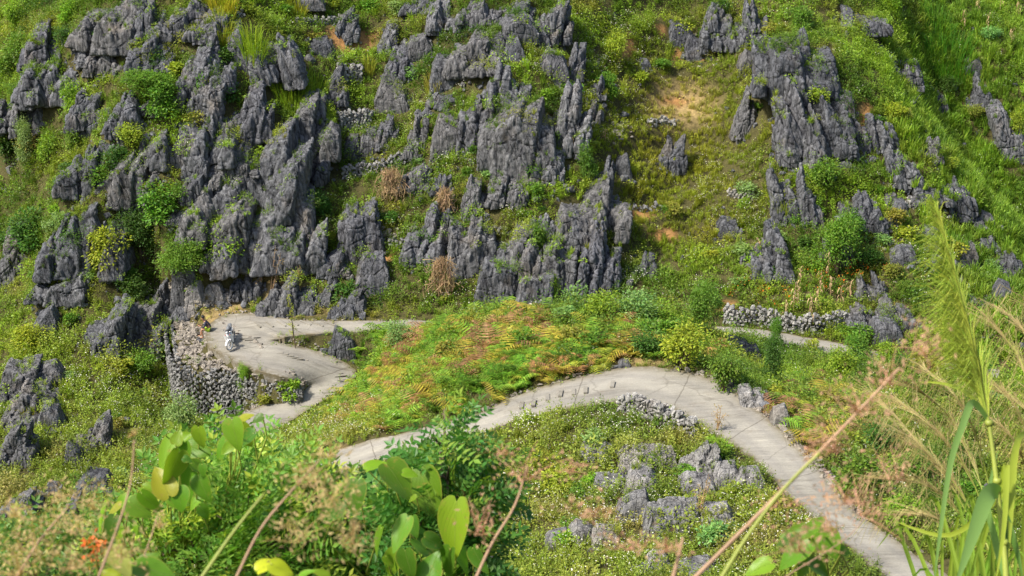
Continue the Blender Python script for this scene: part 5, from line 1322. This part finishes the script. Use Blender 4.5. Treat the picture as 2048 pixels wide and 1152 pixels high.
#PART3
# ------------------------------------------------------------------ near plants on the camera's own slope
M['leaf_n'] = leaf_mat('near_leaves', 'obj', .22, .38, rough=.42); M['panicle'] = leaf_mat('beige_panicle', 'fix', .2, .35, (.52, .45, .20), .7)
M['pink_stem'] = plain('pink_grass_stem', (.40, .25, .15), .6); M['green_stem'] = plain('green_stem', (.28, .33, .05), .5); M['seed'] = leaf_mat('pinkish_seed_heads', 'fix', .25, .4, (.58, .36, .22), .7)
M['seed2'] = leaf_mat('straw_seed_heads', 'fix', .25, .4, (.56, .44, .20), .7)
def veined(name):
    m = leaf_mat(name, 'obj', .12, .35, rough=.4); n = m.node_tree; p = n.nodes['Principled BSDF']; uv = N(n, 'ShaderNodeTexCoord')
    sx = N(n, 'ShaderNodeSeparateXYZ'); n.links.new(uv.outputs['UV'], sx.inputs[0]); ab = N(n, 'ShaderNodeMath', operation='ABSOLUTE'); n.links.new(sx.outputs[0], ab.inputs[0])
    mu = N(n, 'ShaderNodeMath', operation='MULTIPLY_ADD', inp={1: -.9}); n.links.new(ab.outputs[0], mu.inputs[0]); n.links.new(sx.outputs[1], mu.inputs[2])
    ml = N(n, 'ShaderNodeMath', operation='MULTIPLY', inp={1: 5.5}); n.links.new(mu.outputs[0], ml.inputs[0]); fr_ = N(n, 'ShaderNodeMath', operation='FRACT'); n.links.new(ml.outputs[0], fr_.inputs[0])
    v1 = ramp(n, fr_.outputs[0], [(0, (1, 1, 1)), (.07, (0, 0, 0))]); v2 = ramp(n, ab.outputs[0], [(0, (1, 1, 1)), (.035, (0, 0, 0))])
    v = mix(n, 'LIGHTEN', 1, v1, v2); src = p.inputs['Base Color'].links[0].from_socket
    c = mix(n, 'MIX', mix(n, 'MULTIPLY', 1, v, (.45, .45, .45)), src, (.42, .50, .12)); sp_ = noise(n, coords(n), 38, 5, .65); c = mix(n, 'MIX', ramp(n, sp_, [(.60, (0, 0, 0)), (.70, (.75, .75, .75))]), c, (.34, .26, .05))
    ed = ramp(n, ab.outputs[0], [(.90, (0, 0, 0)), (1, (.6, .6, .6))]); c = mix(n, 'MIX', ed, c, (.36, .33, .06)); n.links.new(c, p.inputs['Base Color'])
    b = N(n, 'ShaderNodeBump', inp={'Strength': .6, 'Distance': .003}); n.links.new(v, b.inputs['Height']); n.links.new(b.outputs[0], p.inputs['Normal']); return m
M['heart'] = veined('heart_leaf')
RIGHT = Vector((1, 0, 0))
def root_of(p): return Vector((p.x, p.y + .1, float(H(p.x, p.y + .1)) - .05))
def heart_mesh(L, W, bend, cup, r):
    n, k = 9, 8; vs, uvs = [], []
    for i in range(n + 1):
        t = i / n; w_ = (math.sin(math.pi * min(1, t ** .62)) ** .75) * (1 - .25 * t) if 0 < t < 1 else 0
        for j in range(-k // 2, k // 2 + 1):
            u = j / (k / 2); y = t * L - (.16 * L * (abs(u) ** 1.5) * (1 - t) ** 3) * (1 if abs(u) > .05 else -.2) ; x = u * w_ * W * .5
            if i == 0: x = u * W * .26; y = -.10 * L * (1 - (abs(u) - .6) ** 2) * (1 if abs(u) > .1 else 0)
            z = -bend * L * t * t + cup * W * u * u * w_ + .012 * W * math.sin(9 * t + 3 * u)
            vs.append((x, y, z)); uvs.append((u, t))
    K = k + 1; fs = [(i * K + j, i * K + j + 1, (i + 1) * K + j + 1, (i + 1) * K + j) for i in range(n) for j in range(k)]
    me = bpy.data.meshes.new('leaf'); me.from_pydata(vs, [], fs); ul = me.uv_layers.new(name='uv')
    for lp in me.loops: ul.data[lp.index].uv = uvs[lp.vertex_index]
    me.polygons.foreach_set('use_smooth', [True] * len(fs)); me.materials.append(M['heart']); return me
def heart_leaf(parent, px, py, wpx, hpx, ang, d, tint, r, tilt=None):
    """a heart shaped leaf, its tip pointing ang degrees clockwise from up in the picture"""
    c = at(px, py, d); s = F / d; L = max(wpx, hpx) * 1.22 / s; W = min(wpx, hpx) * 1.25 / s if min(wpx, hpx) > .5 * max(wpx, hpx) else L * .8
    me = heart_mesh(L, W, r.uniform(.1, .3), r.uniform(.05, .2), r)
    a = R(ang); dr_ = (UP * math.cos(a) + RIGHT * math.sin(a) + FW * r.uniform(-.35, .35)).normalized()
    nn = (-FW * r.uniform(.5, 1) + UP * r.uniform(.3, .9) + RIGHT * (r.uniform(-.6, .2) if tilt is None else tilt)).normalized()
    if min(wpx, hpx) < .55 * max(wpx, hpx): nn = (nn + RIGHT * r.choice((-1.1, 1.1)) * abs(math.cos(a)) + UP * .6 * abs(math.sin(a))).normalized()
    x = dr_.cross(nn).normalized(); nn = x.cross(dr_).normalized(); mt = Matrix((x, dr_, nn)).transposed().to_4x4(); mt.translation = c - dr_ * L * .5
    o = bpy.data.objects.new('leaf', me); C.objects.link(o); o.parent = parent; o.matrix_world = mt; o.matrix_parent_inverse = Matrix.Identity(4)
    o.matrix_basis = parent.matrix_basis.inverted() @ mt; o.color = (*[q * r.uniform(.85, 1.15) for q in tint], 1); return c - dr_ * L * .5
def vine(name, label, cat, leaves, d, base, seed):
    r = random.Random(seed); b = root_of(at(*base, d)); e = empty(name, b, 0, label, cat); m = MB(); prev = None; extra = []
    if len(leaves) > 14: extra = [(a + r.uniform(-45, 45), c_ + r.uniform(-25, 50), w0 * r.uniform(.5, .85), h0 * r.uniform(.5, .85), r.uniform(60, 260), r.choice((LG, LB, LD))) for a, c_, w0, h0, _, _ in leaves if r.random() < .75]
    for q in leaves + extra:
        px, py, w_, h, ang, tint = q[:6]; st = heart_leaf(e, px, py, w_, h, ang, d + r.uniform(-.3, .3), tint, r)
        mid = at(px + r.uniform(-25, 25), py + max(w_, h) * .8 + 20, d + .45); low = at(base[0] * .6 + px * .4, 1190, d + .6)
        m.tube([b - b, low - b, mid - b, st - b], [.006, .004, .003, .002], 5)
    m.build('stem', M['green_stem'], e, True)
LG, LB, LY, LD = (.085, .25, .014), (.145, .33, .018), (.27, .36, .026), (.05, .165, .014)
vine('heart_leaf_vine', 'vine with big bright heart shaped leaves climbing over the left foreground shrub', 'vine',
     [(333,912,36,62,200,LB),(396,898,48,40,110,LG),(377,972,36,62,190,LG),(406,980,38,46,160,LG),(247,1019,34,42,200,LB),(281,1018,42,40,120,LG),(226,1019,26,30,240,LY),(200,1040,30,58,200,LB),(222,1063,30,46,190,LD),(323,960,44,56,330,LY),(469,872,42,52,170,LB),(490,874,36,44,150,LB),(441,900,40,46,220,LG),(356,874,24,24,20,LB),(374,873,22,22,60,LB),(493,834,26,22,60,LY),(345,940,24,60,200,LB),(400,935,30,26,120,LG),(312,985,44,26,110,LB),(360,1000,36,40,170,LG)], 5.0, (350, 1300), 1)
vine('heart_leaf_vine', 'vine with the largest dark green heart leaves beside the tall central shrub', 'vine',
     [(800,962,58,68,140,LG),(857,992,68,84,160,LG),(908,1064,60,98,185,(.20,.32,.02)),(708,998,46,56,190,LD),(864,1133,56,52,20,LG),(784,1130,36,50,200,LB),(816,1132,40,50,170,LD),(798,1071,38,62,205,LG),(822,948,26,20,100,LB),(828,1056,30,36,170,LD),(756,930,40,16,70,LB),(930,1122,18,60,150,LG),(895,1130,40,56,190,LD),(752,1085,26,50,200,LG),(870,1085,30,40,120,LD)], 4.8, (830, 1330), 2)
vine('broadleaf_plant', 'broad leaved green plant before the road at the bottom right', 'plant',
     [(1588,1066,50,30,260,LG),(1584,1110,64,46,235,LG),(1662,1090,46,46,150,LG),(1636,1046,38,28,40,LG),(1515,1136,46,36,250,LB),(1645,1140,50,30,120,LD),(1692,1102,20,22,100,LG),(1574,1080,40,20,260,LD),(1630,1085,56,26,120,LB),(1660,1062,30,18,80,LG),(1610,1135,40,30,220,LG)], 3.6, (1620, 1330), 3)
vine('broadleaf_plant', 'blurred pale leaves at the very bottom left foreground', 'plant',
     [(243,1127,56,40,140,(.36,.44,.12)),(312,1140,70,26,100,LG),(295,1120,40,40,40,LG),(216,1150,30,30,300,LY)], 2.4, (270, 1400), 4)
vine('broadleaf_plant', 'blurred yellow leaves at the bottom between the two heart leaved vines', 'plant',
     [(538,1128,40,34,60,(.5,.55,.03)),(565,1140,40,30,120,(.46,.52,.03)),(614,1146,30,18,60,LB),(640,1146,30,18,300,LB)], 2.6, (560, 1400), 5)

# shrubs with pinnate leaves
def pinnate(m, p, d, nrm, L, r, pairs=7, lw=.42):
    d = d.normalized(); side = d.cross(nrm).normalized(); nn = side.cross(d); prev = p
    for k in range(pairs):
        t = (k + 1) / pairs; q = p + d * L * t - nn * L * .22 * t * t; ll = L * .25 * (1 - .35 * abs(t - .5))
        for s in (-1, 1):
            dd = (side * s + d * .55 + nn * r.uniform(-.15, .35)).normalized(); m.leaf(q, dd, nn + side * s * -.2, ll, ll * lw, fold=.12)
    m.leaf(p + d * L - nn * L * .22, (d - nn * .3), nn, L * .24, L * .11)
    m.add([p, p + side * .0012, p + d * L - nn * L * .22], [(0, 1, 2)])
def near_shrub(name, label, spheres, d, base, n, tint, seed, L=.13, pairs=7, size_var=.3):
    r = random.Random(seed); b = root_of(at(*base, d)); e = empty(name, b, 0, label, 'shrub'); m = MB(); m2 = MB(); st = MB(); s = F / d
    cs = [(at(x, y, d + dz) - b, rr / s) for x, y, rr, dz in spheres]; tot = sum(q[1] ** 2 for q in cs)
    for c, R_ in cs:
        k = int(n * R_ * R_ / tot); hub = c * .55 + Vector((0, 0, 0)); st.tube([Vector((0, 0, 0)), c * .5 + Vector((r.uniform(-.05, .05), 0, -.05)), c], [.016, .011, .004], 6)
        for _ in range(max(3, k // 9)):
            v = rv(r, -.5); st.tube([c - Vector((0, 0, R_ * .5)), c + v * R_ * .5, c + v * R_ * .95], [.006, .004, .0015], 4)
        for _ in range(k):
            v = rv(r, -.7); p = c + v * R_ * r.uniform(.35, 1.0) ** .6; dd = (v * .8 + rv(r) * .8 + Vector((0, 0, .12))).normalized()
            nn = (Vector((0, -.25, 1)) + rv(r) * .55).normalized(); pinnate(m if r.random() < .8 else m2, p, dd, nn, L * r.uniform(1 - size_var, 1 + size_var), r, pairs)
    f = m.build('foliage', M['leaf_n'], e); f.color = (*tint, 1); f2 = m2.build('young_foliage', M['leaf_n'], e); f2.color = (*[min(1, q) for q in (tint[0] * 2.1 + .03, tint[1] * 1.5, tint[2] * 1.3)], 1)
    st.build('stem', M['bark'], e, True)
near_shrub('leafy_shrub', 'dense shrub with small paired leaflets filling the left foreground', [(450,1005,60,0),(425,935,34,.1),(485,925,30,.1),(370,985,40,.1),(560,990,50,.1),(640,1010,50,.2),(500,1070,100,-.1),(620,1070,90,0),(390,1090,80,-.1),(345,1010,40,.1),(700,1110,80,.1),(560,1140,100,-.2),(310,1120,60,0),(560,945,24,.2),(470,950,24,.2),(640,965,24,.2)], 5.6, (500, 1350), 1350, (.17, .34, .05), 11)
near_shrub('leafy_shrub', 'tall shrub with feathery leaves in the centre foreground before the road', [(895,945,38,0),(880,880,28,0),(890,828,14,.1),(935,965,34,.1),(858,975,34,.1),(950,1010,30,.15),(885,1020,60,0),(825,1065,55,0),(920,1080,70,.1),(810,1005,30,.2),(900,1150,80,0)], 5.2, (890, 1400), 560, (.08, .22, .035), 12)
near_shrub('leafy_shrub', 'dark shrub between the left shrub and the tall central shrub', [(735,1025,40,0),(770,1080,70,.1),(700,1075,60,.1),(780,1140,90,0),(690,1005,26,.2),(680,1140,70,.2)], 5.8, (740, 1350), 430, (.055, .18, .045), 13)
near_shrub('leafy_shrub', 'pale feathery shrub at the bottom left corner', [(80,1140,80,0),(180,1100,60,.1),(220,1150,70,0),(20,1120,50,.1)], 6.0, (120, 1350), 260, (.12, .26, .05), 14)
near_shrub('leafy_shrub', 'loose leafy sprays at the foot of the second road bend', [(425,925,22,0),(470,908,16,.1),(530,935,18,0),(395,950,30,0),(600,965,20,.1)], 6.4, (470, 1300), 190, (.11, .27, .035), 15)

# out-of-focus seed grasses close to the camera
def seed_grass(label, path, d, rad, head, n, stemmat, seedmat, seed, hd=.12):
    r = random.Random(seed); P = [at(x, y, d) for x, y in path]; q0 = at(path[0][0] * 2 - path[1][0], path[0][1] * 2 - path[1][1], d); b = root_of(q0); e = empty('seed_grass', b, 0, label, 'grass', 'seed grasses close to the camera')
    m = MB(); P2 = [b - b, (q0 - b) * .6] + catmull([q0 - b] + [p - b for p in P], 5); m.tube(P2, [rad * (1 - .6 * i / len(P2)) for i in range(len(P2))], 8); m.build('stem', M[stemmat], e, True)
    m = MB(); s = F / d
    for (hx, hy, rx, ry) in head:
        for _ in range(int(n * rx * ry / 2500)):
            a = r.gauss(0, .5), r.gauss(0, .5); c = at(hx + a[0] * rx, hy + a[1] * ry, d + r.gauss(0, .5) * hd * 1.5) - b
            m.leaf(c, rv(r), rv(r), .007 * r.uniform(.6, 1.5), .0028)
        for _ in range(14):
            c = at(hx + r.gauss(0, .5) * rx, hy + r.gauss(0, .5) * ry, d + r.gauss(0, .5) * hd) - b; k = at(hx + r.gauss(0, .2) * rx, hy + ry * .5, d) - b; m.tube([k, (k + c) * .5 + Vector((0, 0, .004)), c], [.0006, .0005, .0003], 3, cap=False)
    m.build('seed_head', M[seedmat], e)
seed_grass('thick blurred pink stem leaning right across the near road', [(1385,1160),(1560,985),(1700,840),(1800,735)], 1.9, .0032, [(1710,800,70,50),(1780,745,60,50),(1850,680,50,60),(1660,880,60,50)], 90, 'pink_stem', 'seed', 1)
seed_grass('blurred yellow green stem beside the thick pink stem', [(1440,1160),(1500,1065),(1570,975),(1640,905)], 1.8, .0032, [(1690,985,60,50),(1600,1080,90,50)], 60, 'green_stem', 'seed', 2)
seed_grass('blurred pink stem rising right of the largest heart leaves', [(950,1160),(985,1085),(1030,1010),(1055,930)], 2.2, .0027, [(1050,940,60,40),(1010,900,40,20),(960,1040,40,60),(1140,930,50,30)], 100, 'pink_stem', 'seed', 3)
seed_grass('blurred brown stem with a pale bud at the lower left', [(195,1160),(240,1040),(262,960),(268,880)], 2.0, .0020, [(268,866,14,12)], 60, 'pink_stem', 'seed2', 4)
seed_grass('blurred yellow green stem in front of the left shrub', [(400,1160),(470,1060),(530,985)], 1.9, .0030, [(610,950,70,40),(660,900,50,30)], 90, 'green_stem', 'seed2', 5)
seed_grass('blurred pinkish stem right of the yellow green one before the left shrub', [(470,1160),(520,1060),(580,985),(640,920)], 2.0, .0022, [(650,980,90,70),(600,1060,70,50),(700,1060,50,60)], 110, 'pink_stem', 'seed2', 6)
seed_grass('blurred beige seed grass in the bottom left corner', [(30,1160),(80,1080),(140,1010)], 2.1, .0024, [(60,1080,80,60),(140,1040,70,50),(30,1020,40,30),(150,1120,60,40),(250,1090,60,50),(40,1130,60,40)], 150, 'pink_stem', 'seed2', 7)
seed_grass('thin blurred stalk with brownish seeds right of the bottom left leaves', [(270,1160),(300,1080),(315,1030)], 2.3, .0018, [(190,1000,50,40),(120,980,50,30),(320,1040,20,30)], 110, 'pink_stem', 'seed2', 8)
seed_grass('short blurred orange stem at the bottom right of centre', [(1345,1160),(1358,1110),(1366,1075)], 1.7, .0030, [(1250,1085,80,30),(1180,1020,80,30),(1330,1090,40,30)], 80, 'pink_stem', 'seed', 9)
seed_grass('faint blurred seed heads above the lower road', [(1560,1160),(1700,1070),(1740,1000)], 2.3, .0010, [(1740,1000,80,60),(1660,1040,60,50),(1790,930,50,60),(1560,1000,60,30)], 60, 'pink_stem', 'seed', 10)
m = MB(); r = random.Random(9); c = at(190, 1098, 3.0); b = root_of(c)
e = empty('flower_spray', b, 0, 'small blurred orange flower cluster in the bottom left foreground', 'flower')
m.tube([b - b, (c - b) * .6, c - b], [.004, .003, .002], 5); m.build('stem', M['green_stem'], e); m = MB()
for _ in range(60): q = c - b + Vector((r.gauss(0, .012), r.gauss(0, .012), r.gauss(0, .016))); m.leaf(q, rv(r), rv(r), .014, .006)
m.build('petals', leaf_mat('deep_orange_petals', 'fix', .2, .3, (.8, .25, .05)), e)

# tall reed with its green plume
r = random.Random(21); d = 4.2; b = root_of(at(2015, 1500, d)); reed = empty('reed', b, 0, 'tall reed with a large feathery green plume at the right foreground', 'reed')
st = catmull([at(x, y, d) - b for x, y in ((2018,1420),(2012,1152),(1998,1010),(1988,920),(1978,845))], 6); m = MB(); m.tube([Vector((0, 0, 0))] + st, [.009] + [.0085 - .0035 * i / len(st) for i in range(len(st))], 10)
for px, py in ((2008,1085),(1994,962),(1978,846)):
    q = at(px, py, d) - b; m.tube([q - Vector((0, 0, .008)), q, q + Vector((0, 0, .008))], [.0085, .0105, .0085], 10)
m.build('stem', M['green_stem'], reed, True)
ax = catmull([at(x, y, d) - b for x, y in ((1978,850),(1968,780),(1948,690),(1925,600),(1900,510),(1874,412))], 8)
m = MB(); m.tube(ax, [.004 * (1 - .85 * i / len(ax)) for i in range(len(ax))], 6); rachis = m.build('plume_axis', M['green_stem'], reed, True)
m = MB(); 
for k in range(800):
    t = r.random() ** 1.25 * (len(ax) - 2); i = int(t); p = ax[i].lerp(ax[i + 1], t - i); tt = t / len(ax); T_ = (ax[i + 1] - ax[i]).normalized()
    l = (.05 + .27 * (1 - tt) ** .8) * r.uniform(.5, 1.1); sd_ = RIGHT * (-1 if r.random() < .9 else .5) * r.uniform(.2, 1.0) + FW * r.uniform(-.5, .5)
    p1 = p + (T_ * .85 + sd_ * .22) * l * .45; p2 = p + (T_ * .72 + sd_ * .38) * l * .85 + Vector((0, 0, -.04 * l)); p3 = p + (T_ * .58 + sd_ * .52) * l * 1.05 - Vector((0, 0, .28 * l)) * r.random()
    m.tube([p, p1, p2, p3], [.0013, .0012, .0009, .0004], 3, cap=False)
o = m.build('plume', M['leaf_n'], reed); o.color = (.40, .50, .08, 1)
def near_blade(parent, b, path, d, W, tint, name='leaf', tilt=0):
    P = catmull([at(x, y, d + dz) - b for x, y, dz in path], 5); m = MB(); m.blade(P, W * 1.15, (FW * -1 + RIGHT * tilt).normalized()); o = m.build(name, M['leaf_n'], parent, True); o.color = (*tint, 1)
BG = (.17, .34, .09); YG = (.30, .42, .05)
for path, W, t in (([(2000,985,0),(1975,990,-.05),(1945,1070,-.1),(1912,1170,-.15)], .040, BG), ([(1975,838,0),(1945,805,-.05),(1925,850,-.08),(1900,930,-.1),(1878,1080,-.12),(1868,1170,-.12)], .017, BG),
                   ([(1975,840,0),(1940,790,.05),(1890,768,.1),(1840,764,.15)], .010, YG), ([(2010,1100,0),(2006,1030,.03),(2030,1090,.02),(2046,1160,.0)], .020, (.08,.2,.03)), ([(2000,1000,0),(2012,930,.0),(2008,1050,-.05),(1990,1170,-.1)], .016, YG),
                   ([(2012,1120,0),(2030,900,.1),(2060,860,.2)], .02, YG), ([(1995,1000,.1),(1900,1070,.1),(1790,1043,.1)], .013, YG), ([(2010,1160,0),(1990,1080,0),(1975,1000,0),(1996,900,.05)], .016, BG)):
    near_blade(reed, b, path, d, W, t)
# arching beige panicle grass
r = random.Random(33); d = 5.0
def panicle_grass(label, stems, base, d, seed, thr=1.0):
    r = random.Random(seed); b = root_of(at(*base, d)); e = empty('plume_grass', b, 0, label, 'grass', 'arching beige plume grasses'); ms = MB(); mp = MB()
    for path in stems:
        P = catmull([Vector((0, 0, 0))] + [at(x, y, d + r.uniform(-.1, .1)) - b for x, y in path], 8); n = len(P); ms.tube(P, [.0035 * (1 - .8 * i / n) for i in range(n)], 5)
        sgn = 1 if path[-1][0] > path[0][0] else -1
        for _ in range(int(60 * thr)):
            t = (.55 + .45 * r.random()) * (n - 2); i = int(t); p = P[i].lerp(P[i + 1], t - i); T_ = (P[i + 1] - P[i]).normalized(); l = r.uniform(.10, .24); sd_ = RIGHT * r.uniform(-.5, .9) * sgn + FW * r.uniform(-.4, .4)
            p1 = p + (T_ * .9 + sd_ * .2) * l * .4; p2 = p + (T_ * .8 + sd_ * .5) * l * .75; p3 = p + (T_ * .65 + sd_ * .7) * l - Vector((0, 0, .5 * l)); mp.tube([p, p1, p2, p3], [.0008, .0009, .0009, .0004], 3, cap=False)
    ms.build('stems', M['green_stem'], e, True); mp.build('panicles', M['panicle'], e)
    return e, b
panicle_grass('arching beige plume grass fanning left of the reed stem', [[(1990,1200),(1950,1040),(1880,930),(1800,860)],[(1990,1200),(1960,1000),(1890,880),(1810,810)],[(1985,1200),(1940,1060),(1870,980),(1790,960)],[(1995,1200),(1970,1000),(1910,850),(1840,780)],[(2000,1200),(1975,960),(1930,820),(1860,745)],[(1980,1200),(1930,1100),(1880,1040),(1800,1030)],[(1990,1200),(1930,1020),(1850,900),(1760,800)]], (2000, 1400), 5.2, 41, 1.1)
panicle_grass('arching beige plume grass at the right edge behind the reed', [[(2060,1200),(2075,900),(2050,740),(1990,650)],[(2070,1200),(2090,900),(2075,720),(2030,640)],[(2060,1200),(2070,950),(2040,830),(1990,770)],[(2080,1200),(2100,1000),(2080,860),(2030,800)],[(2060,1200),(2060,1000),(2040,900),(2000,850)],[(2090,1150),(2120,900),(2110,700),(2060,610)]], (2070, 1400), 5.6, 42, 1.0)
# blades at the foot of the reed
b = root_of(at(2010, 1500, 4.8)); e = empty('blade_grass', b, 0, 'fresh yellow green blades of grass in the bottom right corner', 'grass clump'); m = MB(); r = random.Random(5)
for k in range(60):
    x0 = r.uniform(1880, 2090); x1 = x0 + r.uniform(-120, 110); y1 = r.uniform(980, 1140); dd = 4.8 + r.uniform(-.4, .6)
    P = catmull([at(x0, 1350, dd) - b, at(x0 * .6 + x1 * .4, (1350 + y1) / 2, dd) - b, at(x1, y1, dd) - b, at(x1 + (x1 - x0) * .5, y1 + r.uniform(0, 70), dd - .1) - b], 4); m.blade(P, r.uniform(.008, .018), -FW)
o = m.build('blades', M['leaf_n'], e); o.color = (.19, .31, .03, 1)
# trim: drop unused scatter data
